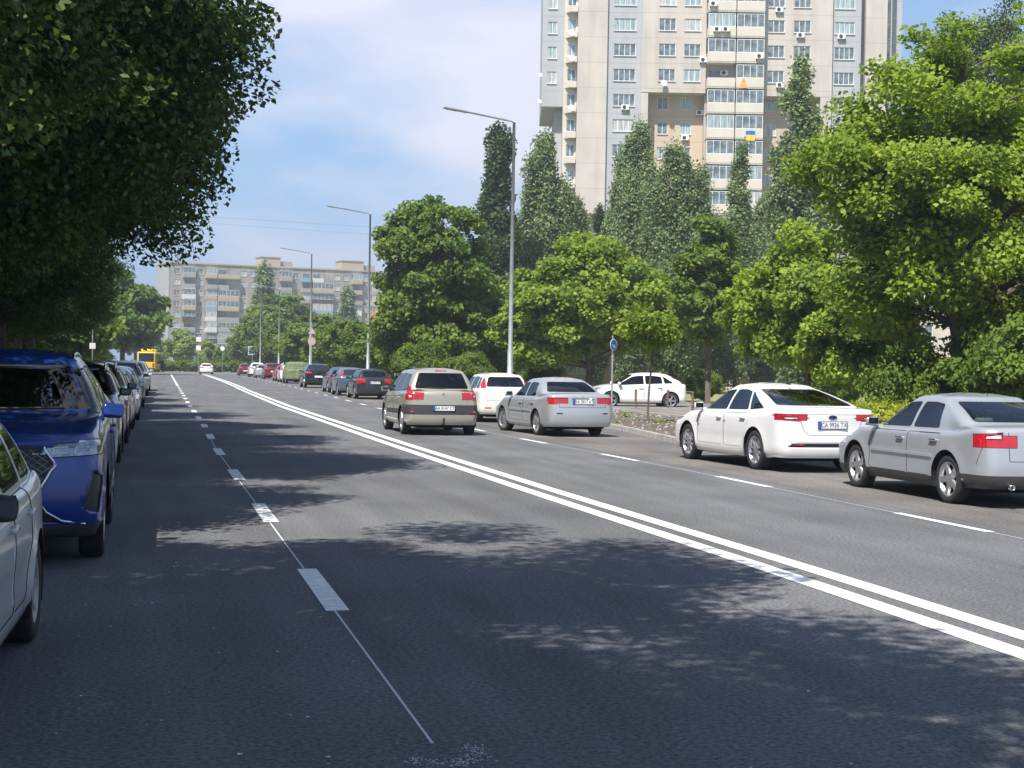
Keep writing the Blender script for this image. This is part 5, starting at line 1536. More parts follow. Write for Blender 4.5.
def limbs_mesh(name, trunk_pts, trunk_r, targets, r_end=.02, seed=0, n=7, maxn=40, mat_='bark', start=.35):
    rg_ = random.Random(seed)
    bm = bmesh.new()
    tube(bm, trunk_pts, trunk_r, 10)
    T = [Vector(p) for p in trunk_pts]
    targets = list(targets); rg_.shuffle(targets)
    for c in targets[:maxn]:
        c = Vector(c)
        # leave the trunk somewhat below the clump
        best = None
        u = rg_.uniform(start, 1.0) * (len(T) - 1)
        zc = c.z - (Vector((c.x, c.y, 0)) - Vector((T[-1].x, T[-1].y, 0))).length * rg_.uniform(.35, .9)
        for i in range((len(T) - 1) * 8 + 1):
            uu_ = i / 8
            if uu_ < start * (len(T) - 1): continue
            k = min(int(uu_), len(T) - 2); p = T[k].lerp(T[k + 1], uu_ - k); e = abs(p.z - zc)
            if best is None or e < best[0]: best = (e, p, lerp(trunk_r[k], trunk_r[k + 1], uu_ - k))
        p0 = best[1]; r0_ = best[2] * rg_.uniform(.35, .6)
        L_ = (c - p0).length
        m1 = p0.lerp(c, .35) + Vector((rg_.gauss(0, .06), rg_.gauss(0, .06), .04)) * L_; m2 = p0.lerp(c, .7) + Vector((rg_.gauss(0, .05), rg_.gauss(0, .05), .06)) * L_
        tube(bm, [p0, m1, m2, c], [r0_, r0_ * .7, r0_ * .42, r_end * .6], 6, False)
        for q in range(2):
            d = c + Vector((rg_.gauss(0, 1), rg_.gauss(0, 1), rg_.gauss(0, .5))).normalized() * L_ * .12
            tube(bm, [m2, m2.lerp(d, .5) + Vector((0, 0, .05)), d], [r0_ * .38, r0_ * .22, r_end * .4], 5, False)
    me = bpy.data.meshes.new(name)
    for f in bm.faces: f.smooth = True
    bm.to_mesh(me); bm.free(); me.materials.append(M[mat_]); return me
TREES = {}
def tree_kind(key, blobs, n_clump, clump_r, n_leaf, leaf, lm, trunk, tr, seed=0, maxn=40, bark='bark', start=.35, **kw):
    cm, cc, cr_ = foliage_mesh('crown', blobs, n_clump, clump_r, n_leaf, leaf, LM[lm], seed, **kw)
    tm = limbs_mesh('trunk', trunk, tr, [tuple(c) for c in cc], seed=seed, maxn=maxn, mat_=bark, start=start)
    TREES[key] = (cm, tm)
def put_tree(name, key, label, cat, x, y, s=1.0, sz=None, rz=0.0, group=None, z=0.0):
    r_ = empty(name, label, cat, (x, y, z), rz, group); r_.scale = (s, s, sz or s)
    link('trunk', TREES[key][1], None, r_); link('crown', TREES[key][0], None, r_)
    return r_

# kinds ---------------------------------------------------------------
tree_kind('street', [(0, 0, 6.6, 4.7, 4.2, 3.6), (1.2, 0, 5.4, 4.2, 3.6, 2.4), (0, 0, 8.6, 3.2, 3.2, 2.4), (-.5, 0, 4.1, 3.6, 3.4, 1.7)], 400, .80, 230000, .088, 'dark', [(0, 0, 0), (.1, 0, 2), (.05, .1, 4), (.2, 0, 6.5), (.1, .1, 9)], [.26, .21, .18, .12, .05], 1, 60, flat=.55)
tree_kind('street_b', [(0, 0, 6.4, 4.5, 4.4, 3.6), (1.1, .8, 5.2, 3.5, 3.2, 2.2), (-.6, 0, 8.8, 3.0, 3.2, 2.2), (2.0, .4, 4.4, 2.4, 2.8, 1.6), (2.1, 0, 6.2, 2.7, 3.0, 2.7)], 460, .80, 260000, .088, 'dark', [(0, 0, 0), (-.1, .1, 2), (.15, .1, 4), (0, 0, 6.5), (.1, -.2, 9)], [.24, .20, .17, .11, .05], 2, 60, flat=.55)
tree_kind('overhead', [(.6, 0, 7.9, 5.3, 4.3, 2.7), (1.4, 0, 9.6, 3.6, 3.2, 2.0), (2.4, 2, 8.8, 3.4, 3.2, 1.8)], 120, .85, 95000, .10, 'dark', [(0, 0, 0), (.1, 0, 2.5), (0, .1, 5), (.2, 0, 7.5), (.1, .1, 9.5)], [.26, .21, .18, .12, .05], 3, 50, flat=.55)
tree_kind('maple', [(.3, 0, 6.2, 4.2, 3.8, 3.2), (-1.5, .3, 4.2, 2.5, 2.6, 2.3), (-1.6, 0, 7.0, 2.6, 2.6, 2.0), (.9, 0, 8.3, 3.8, 3.0, 2.3), (3.4, 0, 4.0, 3.0, 2.6, 2.6), (4.2, .5, 7.4, 3, 3, 2.6)], 360, .74, 165000, .125, 'maple', [(0, 0, 0), (-.05, 0, 1.6), (-.35, 0, 3.2), (-.7, .1, 5.0), (-.6, 0, 7.5), (-.3, 0, 9.6)], [.34, .29, .26, .20, .12, .04], 4, 34, flat=.62)
tree_kind('round', [(0, 0, 5.6, 3.0, 3.0, 3.6), (0, 0, 2.9, 3.0, 3.0, 2.2)], 230, .72, 60000, .21, 'linden', [(0, 0, 0), (.05, 0, 2), (0, 0, 4.5), (.1, 0, 8)], [.2, .17, .12, .04], 5, 36, flat=.6)
tree_kind('wide', [(0, 0, 4.3, 3.6, 3.0, 2.4), (1.9, 0, 3.6, 3.0, 2.4, 1.8), (-1.8, 0, 2.9, 2.3, 2.2, 1.8), (-.2, 0, 6.0, 1.7, 1.7, 1.3)], 230, .68, 56000, .19, 'maple', [(0, 0, 0), (.05, 0, 1.2), (-.1, 0, 2.6), (.1, 0, 5)], [.17, .14, .11, .04], 6, 24, flat=.6)
tree_kind('poplar', [(0, 0, 4.5, 1.3, 1.3, 4.2), (.1, 0, 8.6, 1.1, 1.1, 4.0), (.15, 0, 12.4, .5, .5, 3.2), (-.6, .2, 10.4, .45, .45, 2.8), (.75, 0, 9.6, .45, .45, 3.0)], 280, .5, 80000, .15, 'poplar', [(0, 0, 0), (.05, 0, 4), (.1, 0, 9), (.15, 0, 15.4)], [.22, .18, .12, .02], 7, 46, flat=1.7, spread=.36, up=.3)
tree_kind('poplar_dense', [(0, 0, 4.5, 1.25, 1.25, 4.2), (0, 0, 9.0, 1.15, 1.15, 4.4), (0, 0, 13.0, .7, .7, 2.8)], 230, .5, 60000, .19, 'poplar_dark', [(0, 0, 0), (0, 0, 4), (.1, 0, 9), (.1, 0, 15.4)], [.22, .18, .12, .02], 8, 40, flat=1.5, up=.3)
tree_kind('poplar_wide', [(0, 0, 4.5, 2.1, 2.1, 4.0), (.2, 0, 7.8, 1.7, 1.7, 3.6), (-1.1, .3, 9.6, .65, .65, 3.0), (.3, -.2, 11.6, .6, .6, 3.2), (1.3, 0, 9.8, .6, .6, 3.0), (-.4, -.4, 10.8, .55, .55, 2.9), (.9, .5, 8.4, .7, .7, 3.0)], 360, .50, 140000, .15, 'poplar', [(0, 0, 0), (.05, 0, 4), (.1, 0, 9), (.05, 0, 13)], [.25, .2, .13, .02], 9, 50, flat=2.1, spread=.36, up=.3)
tree_kind('upright', [(0, 0, 4.6, 1.55, 1.5, 2.2), (0, 0, 6.3, 1.0, 1.0, 1.2)], 100, .5, 20000, .19, 'linden', [(0, 0, 0), (0, 0, 2.4), (.05, 0, 4.5), (0, 0, 7)], [.11, .10, .08, .03], 10, 26, flat=.6)
tree_kind('sapling', [(0, 0, 2.75, .85, .8, .75)], 30, .38, 2800, .12, 'maple', [(0, 0, 0), (.03, 0, 1.0), (.12, 0, 2.0), (.14, 0, 3.1)], [.032, .03, .026, .012], 11, 12, flat=.6)
tree_kind('distant', [(0, 0, 4.4, 3.0, 3.0, 3.0)], 90, .85, 13000, .36, 'linden', [(0, 0, 0), (0, 0, 3), (0, 0, 7)], [.2, .15, .05], 12, 20, flat=.6)
tree_kind('distant_pale', [(0, 0, 4.2, 3.0, 3.0, 3.2)], 80, .85, 12000, .34, 'pale', [(0, 0, 0), (0, 0, 3), (0, 0, 7)], [.2, .15, .05], 13, 20, flat=.6)
tree_kind('distant_tan', [(0, 0, 4.2, 2.4, 2.4, 3.2)], 70, .8, 9000, .3, 'tan', [(0, 0, 0), (0, 0, 3), (0, 0, 7)], [.2, .15, .05], 14, 24, flat=.6)
tree_kind('distant_poplar', [(0, 0, 7, 1.9, 1.9, 6.0), (0, 0, 11.5, 1.2, 1.2, 4.0)], 110, .9, 12000, .42, 'poplar', [(0, 0, 0), (0, 0, 6), (0, 0, 14)], [.25, .2, .05], 15, 30, flat=1.5)

# the shady row along the left side -----------------------------------
G_L = 'shade trees along the left pavement'
row = [('overhead', -4.5, 1.8, 1.0, 0, 'shade tree beside and behind the camera whose crown darkens the near road'),
       ('overhead', -4.2, 6.4, .98, .0, 'shade tree left of the near silver car with its crown above the picture'),
       ('street', -4.95, 16.0, .98, 0, 'leafy shade tree standing left of the blue car'),
       ('street_b', -3.3, 22.6, 1.06, 0.0, 'big shade tree whose branches reach farthest over the road against the sky'),
       ('street', -3.5, 30, 1.03, .5, 'third visible shade tree down the left row, just beyond the big overhanging one'),
       ('street_b', -3.9, 37, 1.05, 2.6, 'fourth visible shade tree down the left row'),
       ('street', -4.2, 45, 1.0, 3.6, 'fifth visible shade tree down the left row'),
       ('street_b', -5.0, 54, .95, 4.4, 'sixth visible shade tree down the left row'),
       ('street', -5.2, 64, .92, .9, 'seventh visible shade tree down the left row'),
       ('street_b', -5.4, 76, .9, 1.9, 'eighth visible shade tree down the left row'),
       ('street', -5.6, 90, .85, 2.9, 'ninth shade tree near the far end of the left row'),
       ('distant', -5.4, 112, 1.0, .2, 'bright green tree almost at the far end of the left row'),
       ('distant_pale', -5.6, 140, 1.0, .2, 'last bright tree at the far end of the left row')]
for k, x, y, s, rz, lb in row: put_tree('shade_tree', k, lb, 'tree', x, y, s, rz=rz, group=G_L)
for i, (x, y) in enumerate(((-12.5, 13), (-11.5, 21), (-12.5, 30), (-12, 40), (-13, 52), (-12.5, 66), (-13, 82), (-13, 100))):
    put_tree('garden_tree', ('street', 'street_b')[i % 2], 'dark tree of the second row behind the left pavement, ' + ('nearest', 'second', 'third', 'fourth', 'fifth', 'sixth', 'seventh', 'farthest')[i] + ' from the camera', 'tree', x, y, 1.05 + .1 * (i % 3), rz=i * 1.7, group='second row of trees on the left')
# undergrowth
def shrub_kind(key, blobs, n_clump, cr_, n_leaf, leaf, lm, seed, **kw):
    cm, cc, _ = foliage_mesh('foliage', blobs, n_clump, cr_, n_leaf, leaf, LM[lm], seed, **kw)
    bm = bmesh.new()
    rg_ = random.Random(seed)
    for c in cc[:14]: tube(bm, [(rg_.gauss(0, .1), rg_.gauss(0, .1), 0), (c[0] * .5, c[1] * .5, c[2] * .6), tuple(c)], [.025, .018, .006], 5, False)
    sm = bpy.data.meshes.new('stem'); bm.to_mesh(sm); bm.free(); sm.materials.append(M['bark'])
    TREES[key] = (cm, sm)
def put_shrub(key, label, x, y, s=1.0, sz=None, rz=0., group=None):
    r_ = empty('shrub', label, 'shrub', (x, y, .05), rz, group); r_.scale = (s, s, sz or s)
    link('stem', TREES[key][1], None, r_); link('foliage', TREES[key][0], None, r_)
shrub_kind('thicket', [(0, 0, 1.5, 2.2, 2.6, 1.5)], 80, .55, 18000, .13, 'dark', 31)
shrub_kind('yellow', [(0, 0, .75, 1.3, 1.1, .65)], 50, .33, 9000, .09, 'yellow', 32)
shrub_kind('green', [(0, 0, 1.0, 1.5, 1.3, .9)], 80, .36, 22000, .085, 'linden', 33)
shrub_kind('hedge', [(0, 0, .9, 5.0, 1.2, .8)], 80, .6, 9000, .25, 'linden', 34)
for i, (x, y) in enumerate(((-7.6, 14), (-8, 19.5), (-7.8, 25), (-8, 31), (-7.8, 38), (-8, 46), (-8, 55), (-8.2, 66), (-8.4, 80))):
    put_shrub('thicket', 'dark undergrowth bush behind the left row of parked cars, ' + ('nearest', 'second', 'third', 'fourth', 'fifth', 'sixth', 'seventh', 'eighth', 'farthest')[i] + ' one', x, y, 1.15, rz=i * .8, group='undergrowth behind the left pavement')

for i, (x, y) in enumerate(((-9.5, 33), (-9, 43), (-9.5, 54), (-8.5, 68), (-8.5, 84), (-8, 104), (-7.5, 125), (-7, 150), (-7, 175))):
    put_tree('linden_tree', 'round', 'low crowned green tree behind the left pavement, ' + ('nearest', 'second', 'third', 'fourth', 'fifth', 'sixth', 'seventh', 'eighth', 'farthest')[i] + ' of its row', 'tree', x, y, 1.0, .8 if y < 100 else .65, rz=i, group='low crowned trees on the left')
# right side -----------------------------------------------------------
def rt(name, key, label, px, Y, s, sz=None, rz=0., group=None, cat='tree'):
    return put_tree(name, key, label, cat, at(px, Y), Y, s, sz, rz, group)
rt('maple_tree', 'maple', 'big spreading maple with thick dark trunk behind the silver-blue sedan', 972, 34, 1.04, 1.0, -YAW)
rt('maple_tree', 'wide', 'bright yellow-green maple between the lamp post and the thin sapling', 588, 77, 1.27, 1.22, -YAW)
rt('linden_tree', 'round', 'large round dark green tree behind the champagne minivan', 430, 88, 1.22, 1.32, 1)
rt('linden_tree', 'round', 'dark tree filling the gap right of the large round tree', 492, 92, .72, .80, 2.3)
rt('linden_tree', 'upright', 'small upright dark green tree on a thin straight trunk left of the white sedan', 708, 70, 1.25, 1.2, 0)
rt('linden_tree', 'wide', 'mid green tree just left of the big maple', 808, 50, .85, .95, 2.0)
rt('linden_tree', 'upright', 'young pale trunked tree above the white sedan roof', 868, 40, .80, .70, 1)
rt('sapling', 'sapling', 'thin young tree planted in the bare earth strip', 648, 43.2, 1.0, 1.02, -.2)
rt('linden_tree', 'wide', 'green tree past the right edge partly behind the big maple', 1050, 45, 1.1, 1.2, .7)
G_P = 'poplars in front of the tower'
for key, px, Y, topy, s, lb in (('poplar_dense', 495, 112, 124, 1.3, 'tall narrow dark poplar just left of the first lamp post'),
        ('poplar_wide', 545, 118, 138, 1.45, 'broad grey-green poplar just right of the first lamp post'),
        ('poplar_wide', 632, 112, 128, 1.25, 'poplar standing in front of the left grey stripe of the tower'),
        ('poplar_wide', 672, 104, 150, 1.35, 'leaning grey-green poplar left of the balcony stacks'),
        ('poplar', 736, 108, 146, 1.25, 'slim pale poplar right in front of the balcony stacks'),
        ('poplar', 796, 92, 60, 1.6, 'tallest poplar rising just left of the big maple'),
        ('poplar_dense', 597, 118, 205, .6, 'small dark conical tree between two poplars'),
        ('poplar_wide', 700, 118, 178, 1.3, 'broad poplar filling the view below the balcony stacks'),
        ('poplar_wide', 765, 114, 196, 1.3, 'broad poplar left of and behind the tallest poplar'),
        ('poplar_wide', 655, 126, 200, 1.3, 'low broad poplar between the two poplars left of the balconies'),
        ('poplar', 575, 122, 200, 1.3, 'low poplar behind the yellow-green maple')):
    top_ = hgt(px, topy, Y); rt('poplar_tree', key, lb, px, Y, s, (top_ - .0) / (13.4 if key == 'poplar_wide' else 15.4), Y * .3, G_P)
rt('acacia_tree', 'street', 'grey-green tree top rising above the big maple at the upper right', 975, 62, 1.0, hgt(980, 0, 62) / 10.9, .4)
# undergrowth band between the lot and the poplars
for i, (px, Y, s) in enumerate(((420, 80, 1.2), (470, 78, 1.0), (540, 82, 1.0), (705, 76, .7), (912, 34.5, 1.0), (1012, 32.5, 1.25), (1050, 31, 1.3), (840, 66, 1.0))):
    put_shrub('green', ('bush left below the large round tree', 'bush right below the large round tree', 'bush behind the cream hatchback', 'bush behind the upright small tree', 'leafy bush left of the big maple trunk', 'leafy bush right of the big maple trunk', 'leafy bush at the right edge behind the silver-blue sedan', 'bush far behind the white sedan')[i], at(px, Y), Y, s, s * 1.3, i, 'bushes on the right side')
for i, (px, Y) in enumerate(((862, 31), (890, 30.5), (915, 30), (940, 29.5))):
    put_shrub('yellow', ('first', 'second', 'third', 'fourth')[i] + ' yellow-leaved low bush from the left, behind the two nearest right-hand cars', at(px, Y), Y, .7, .72, i, 'yellow bushes')
# far row down the right side of the street
G_F = 'roadside trees farther down on the right'
ords = ['nearest', 'second', 'third', 'fourth', 'fifth', 'sixth', 'seventh', 'eighth', 'ninth', 'tenth', 'eleventh', 'farthest']
for i, (px, Y, topy) in enumerate(((392, 100, 318), (366, 118, 322), (348, 135, 318), (330, 150, 322), (312, 165, 312), (300, 180, 322), (285, 195, 318), (272, 205, 330), (262, 240, 318), (248, 250, 325), (276, 245, 292), (322, 230, 330))):
    top_ = hgt(px, topy, Y); rt('roadside_tree', 'distant', ords[i] + ' dense green tree of the far right-hand row below the panel block', px, Y, top_ / 7.6 * 1.15, top_ / 7.6, i, G_F)
rt('poplar_tree', 'distant_poplar', 'lone poplar in front of the panel block left of its middle', 262, 290, 1.15, hgt(262, 256, 290) / 15.8)
rt('poplar_tree', 'distant_poplar', 'lone poplar in front of the right part of the panel block', 346, 280, 1.0, hgt(346, 282, 280) / 15.8)
rt('tan_tree', 'distant_tan', 'tan withered tree beside the large round tree', 388, 150, .9, hgt(388, 292, 150) / 7.6)
for i, (px, Y, topy, k) in enumerate(((180, 262, 326, 'distant_pale'), (207, 275, 338, 'distant_pale'), (222, 268, 346, 'distant'), (160, 340, 340, 'distant'), (236, 262, 340, 'distant'))):
    rt('street_end_tree', k, ('pale green tree left beyond the street end', 'pale green tree right beyond the street end', 'small green tree beyond the street end beside the signs', 'green tree at the foot of the gable wall', 'green tree at the right corner beyond the street end')[i], px, Y, hgt(px, topy, Y) / 7.6, None, i, 'trees beyond the street end')
for i, px in enumerate((128, 150, 172, 196, 222, 248)):
    put_shrub('hedge', ('first', 'second', 'third', 'fourth', 'fifth', 'sixth')[i] + ' clipped low hedge piece from the left beyond the street end', at(px, 243), 243, .95, 1.0, 0, 'low hedge beyond the street end')
for i, (px, Y) in enumerate(((122, 190), (60, 220), (135, 300), (420, 300), (520, 290), (640, 260), (760, 250), (880, 230), (1000, 210), (1080, 160))):
    rt('background_tree', 'distant', ('background tree closing the gap ' + ('behind the left row near the street end', 'behind the left row', 'left of the panel block gable', 'behind the large round tree', 'behind the first lamp post', 'behind the tower left corner', 'behind the tower', 'behind the tower right corner', 'behind the big maple', 'beyond the right edge')[i]), px, Y, 1.7, 1.7, i)

wr_ = random.Random(12)
wb = []
for k in range(70):
    y = wr_.uniform(24, 110); x = pw(KR, y) + (wr_.uniform(.2, .5) if wr_.random() < .35 else wr_.uniform(.4, 4.4)); q = wr_.uniform(.06, .22)
    wb.append((x, y, .13, q, q, q * .6))
wm_, _, _ = foliage_mesh('weeds', wb, 260, .10, 9000, .06, LM['pale'], 51, flat=.7)
tag(link('weeds', wm_, None), 'low weeds sprouting from the bare earth strip by the right kerb', 'weeds', kind='stuff')
bm = bmesh.new()
for k in range(1500):
    y = wr_.uniform(22, 75); x = pw(KR, y) + wr_.uniform(.2, 4.5); q = wr_.uniform(.01, .05)
    bmesh.ops.create_icosphere(bm, subdivisions=1, radius=q, matrix=Matrix.Translation((x, y, .105 + q * .3)) @ Matrix.Diagonal((1, wr_.uniform(.6, 1.2), .6, 1)))
tag(bm_obj('gravel', bm, M['kerb']), 'loose stones and clods on the bare earth strip', 'gravel', kind='stuff')
# ------------------------------------------------------------------ street lamps
def lamp_post(x, y, h, label, arm=2.5, flip=1):
    r_ = empty('street_lamp', label, 'street lamp', (x, y, .1), 0, 'tall galvanised street lamps')
    bm = bmesh.new(); tube(bm, [(0, 0, 0), (0, 0, 2.2), (0, 0, 2.25), (0, 0, h)], [.115, .105, .085, .055], 12); bm_obj('post', bm, M['galv'], r_, True)
    bm = bmesh.new(); lathe(bm, [(.001, 0), (.19, 0), (.19, .03), (.13, .05), (.13, .4), (.118, .42)], 12, 'z'); bm_obj('base', bm, M['galv'], r_)
    bm = bmesh.new(); box(bm, -.06, .06, -.125, -.1, .6, 1.0, .005); bm_obj('hatch_door', bm, M['galv'], r_)
    bm = bmesh.new(); tube(bm, [(.04, 0, h - .02), (-.06 * flip, 0, h + .02), (-arm * .62 * flip, 0, h + .27)], [.05, .04, .032], 8); bm_obj('arm', bm, M['galv'], r_, True)
    bm = bmesh.new(); box(bm, -.45, .45, -.13, .13, -.035, .035, .025, Matrix.Rotation(R(8) * flip, 3, 'Y'))
    hd = bm_obj('lamp_head', bm, M['lampgrey'], r_, loc=(-(arm * .62 + .42) * flip, 0, h + .335))
    bm = bmesh.new(); box(bm, -.36, .05, -.09, .09, -.048, -.037, 0, Matrix.Rotation(R(8) * flip, 3, 'Y'), (0, 0, 0)); bm_obj('diffuser', bm, M['clear'], hd)
for i, (x, y, h, a) in enumerate(((13.0, 55.6, 10.65, 2.9), (13.0, 93.9, 10.8, 2.9), (13.2, 131, 10.9, 2.9), (13.3, 165, 9.4, 2.6), (13.4, 195, 11.0, 2.6))):
    lamp_post(x, y, h, ('nearest and tallest looking street lamp behind the grey sedan', 'second street lamp beside the large round tree', 'third street lamp behind the tarp covered vehicle', 'fourth street lamp, shorter, far down the road', 'farthest street lamp near the road end')[i], a)
lamp_post(at(361, 260), 260, 11, 'thin distant street lamp in front of the panel block', 2.6)

# ------------------------------------------------------------------ signs
def sign(x, y, h, plates, label, rz=0., rad=.03):
    """plates: (shape, size, z, face material, border material)"""
    r_ = empty('road_sign', label, 'road sign', (x, y, .1), rz)
    bm = bmesh.new(); tube(bm, [(0, 0, 0), (0, 0, h)], rad, 8); bm_obj('post', bm, M['galv'], r_)
    for shp, sz_, z, fm, bmn, arrow in plates:
        n_ = {'round': 24, 'tri': 3, 'square': 4}[shp]; a0 = {'round': 0, 'tri': math.pi / 2, 'square': math.pi / 4}[shp]
        def poly(rad_, yo, th):
            b_ = bmesh.new(); ring = [b_.verts.new((rad_ * math.cos(a0 + 2 * math.pi * k / n_), yo, z + rad_ * math.sin(a0 + 2 * math.pi * k / n_))) for k in range(n_)]
            f = b_.faces.new(ring); rr2 = bmesh.ops.extrude_face_region(b_, geom=[f]); bmesh.ops.translate(b_, verts=[v for v in rr2['geom'] if isinstance(v, bmesh.types.BMVert)], vec=(0, -th, 0)); bmesh.ops.recalc_face_normals(b_, faces=b_.faces); return b_
        po = bm_obj('sign_plate', poly(sz_, -rad, .01), bmn, r_)
        bm_obj('sign_face', poly(sz_ * .84, -rad - .011, .004), fm, po)
        if arrow:
            b_ = bmesh.new(); q = -rad - .019; s_ = sz_ * .5
            pts = [(-s_, .3 * s_), (0, -.2 * s_), (.15 * s_, .25 * s_), (s_, -.9 * s_), (-.35 * s_, -.95 * s_), (-.05 * s_, -.55 * s_), (-1.1 * s_, 0)]
            b_.faces.new([b_.verts.new((a, q, z + b)) for a, b in pts]); bm_obj('sign_arrow', b_, M['white'], po)
sign(at(612, 47), 47, hgt(612, 344, 47) + .15, [('round', .19, hgt(612, 348, 47), M['sign_blue'], M['white'], True)], 'round blue sign with white arrow on a thin pole by the earth strip', R(38))
sign(13.0, 128, 5.0, [('tri', .40, 4.2, M['white_lens'], M['galv'], False), ('round', .34, 3.4, M['white_lens'], M['white_lens'], False)], 'faded pinkish triangular and round signs beside the third street lamp', R(10))
sign(at(198, 236), 236, 5.4, [('square', .5, 4.9, M['white'], M['white'], False), ('square', .5, 3.6, M['white'], M['white'], False)], 'pair of white plates on a pole beyond the street end')
sign(at(252, 205), 205, 3.8, [('square', .8, 3.1, M['sign_blue'], M['white'], True)], 'square blue sign with white mark at the end of the right-hand row')
sign(at(222, 238), 238, 4.2, [('round', .35, 3.6, M['white'], M['white'], False)], 'small round white sign at the far right corner')
sign(-3.4, 96, 3.4, [('square', .25, 2.4, M['white'], M['white'], False)], 'small white square sign above the far left parked cars')
sign(-3.6, 30, 2.55, [('square', .18, 2.35, M['lampgrey'], M['galv'], False)], 'slim grey post with a small plate behind the blue car')
# low rail and bollards by the lot
for i, (px, Y) in enumerate(((693, 55), (636, 60), (668, 60))):
    x = at(px, Y); r_ = empty('bollard', ('short brown bollard in front of the hatchback tail', 'short brown bollard in front of the hatchback front door', 'short brown bollard in front of the hatchback rear door')[i], 'bollard', (x, Y, .1), 0, 'brown bollards')
    bm = bmesh.new(); tube(bm, [(0, 0, 0), (0, 0, .68)], [.05, .045], 8); bm_obj('post', bm, M['iron'], r_)
    bm = bmesh.new(); lathe(bm, [(.06, .681), (.06, .72), (.001, .75)], 8, 'z'); bm_obj('cap', bm, M['iron'], r_)
r_ = empty('low_fence', 'low black iron fence in front of the yellow bushes', 'fence', (at(900, 28.2), 28.2, .1), -YAW)
bm = bmesh.new()
for z in (.25, .62): tube(bm, [(-4, 0, z), (4, 0, z)], .014, 5)
bm_obj('rail', bm, M['black'], r_)
for k in range(7):
    bm = bmesh.new(); tube(bm, [(-3.9 + k * 1.3, 0, 0), (-3.9 + k * 1.3, 0, .78)], .022, 6); bm_obj('post', bm, M['black'], r_)

# ------------------------------------------------------------------ yellow city bus crossing at the far left
r_ = empty('city_bus', 'yellow city bus with dark windows beyond the far left parked cars', 'bus', (at(149, 236), 236, 0), R(90) - R(4))
bm = bmesh.new(); vs = box(bm, -6, 6, -1.27, 1.27, .32, 2.95, .14); bm_obj('body', bm, M['yellow'], r_, True)
for x0, x1 in ((-4.8, -1.6), (1.0, 4.2)):
    bm = bmesh.new(); box(bm, x0, x1, -.85, .85, 2.96, 3.38, .16); bm_obj('roof_pod', bm, M['yellow'], r_, True)
for sg in (-1, 1):
    for k in range(6):
        bm = bmesh.new(); box(bm, -5.6 + k * 1.9, -3.9 + k * 1.9, sg * 1.272 - .01, sg * 1.272 + .01, 1.25, 2.6, .004); bm_obj('side_window', bm, M['glass_opaque'], r_)
for sx, nm_ in ((-1, 'rear_window'), (1, 'windshield')):
    bm = bmesh.new(); box(bm, sx * 6.0 - .012, sx * 6.0 + .012, -1.1, 1.1, 1.2 if sx > 0 else 1.5, 2.75, .004); bm_obj(nm_, bm, M['glass_opaque'], r_)
for sg in (-1, 1):
    bm = bmesh.new(); box(bm, -6.02, -5.99, sg * 1.0 - .12, sg * 1.0 + .12, .7, 1.3, .004); bm_obj('tail_light', bm, M['red'], r_)
bm = bmesh.new(); box(bm, -6.03, -5.95, -1.2, 1.2, .33, .62, .01); bm_obj('bumper', bm, M['black'], r_)
hub, tyre, rim = wheel_meshes(.48, .28, 'steel', M['lampgrey'])
for x in (-3.4, 3.2):
    for sg in (-1, 1):
        w_ = link('wheel', hub, None, r_, (x, sg * 1.14, .48)); w_.rotation_euler = (0, 0, 0 if sg > 0 else math.pi); link('tyre', tyre, None, w_); link('rim', rim, None, w_)

# ------------------------------------------------------------------ vehicles
random.seed(3)
RZ = R(90)
def car(key, pm, label, cat, x, y, away=True, turn=0.0, group=None, name='parked_car', **over):
    s = dict(SP[key], **over)
    return make_car(name, s, label, cat, P[pm], (x, y, 0), (RZ if away else -RZ) + R(turn), group)
G_R = 'cars parked along the right side'; G_C = 'cars parked along the left kerb'
car('audi', 'silver_blue', 'silver-blue sedan with black bumper bottom, cut by the right edge of the photo', 'car', 10.96, 19.42, group=G_R)
car('white', 'white', 'white sedan with wide red tail lights parked in front of the silver-blue sedan', 'car', 10.85, 25.95, turn=3.5, group=G_R)
car('lancer', 'silver', 'silver grey sedan with blue tinted rear window pulling out, wheels turned', 'car', 9.98, 38.0, turn=5.5, name='moving_car')
car('fiat', 'cream', 'cream white small hatchback parked just beyond the silver grey sedan', 'car', 10.36, 46.6, group=G_R)
car('scenic', 'champagne', 'champagne coloured minivan with tow hitch driving away beside the centre line', 'minivan', 6.83, 38.3, name='moving_car')
car('wagon', 'darkgrey', 'dark grey estate car, nearest of the far right-hand parked row', 'car', 10.45, 75.2, group=G_R)
car('far_hatch', 'bluegrey', 'blue-grey hatchback half hidden in front of the dark grey estate car', 'car', 10.45, 82.5, group=G_R)
car('far_sedan', 'bluegrey', 'grey sedan with bright red tail lights behind the black off-roader', 'car', 10.9, 90.5, group=G_R, H=1.5, L=4.5)
car('far_suv', 'black', 'black off-roader parked beside the tarp covered vehicle', 'car', 11.15, 107, group=G_R)
car('far_sedan', 'red', 'bright red car parked beyond the tarp covered vehicle', 'car', 12.05, 144, group=G_R)
car('far_hatch', 'white', 'white hatchback mostly hidden between red car and tarp', 'car', 11.75, 135.5, group=G_R)
car('far_suv', 'darkred', 'dark red tall car just beyond the bright red one', 'car', 12.2, 160, group=G_R)
car('far_hatch', 'silver', 'silver hatchback squeezed between dark red and white cars', 'car', 11.9, 170, group=G_R)
car('far_suv', 'white', 'white tall car near the far end of the right-hand row', 'car', 11.9, 179, group=G_R)
car('far_hatch', 'darkred', 'dark red small car, farthest of the right-hand row', 'car', 11.6, 197, group=G_R)
car('ds', 'white', 'white hatchback seen side-on parked in the lot behind the earth strip', 'car', at(643, 63), 64.0, turn=90 - 6 - 90 + 90, detail=2)
car('far_sedan', 'white', 'white car alone on the far end of the road', 'car', 7.3, 210, name='moving_car')
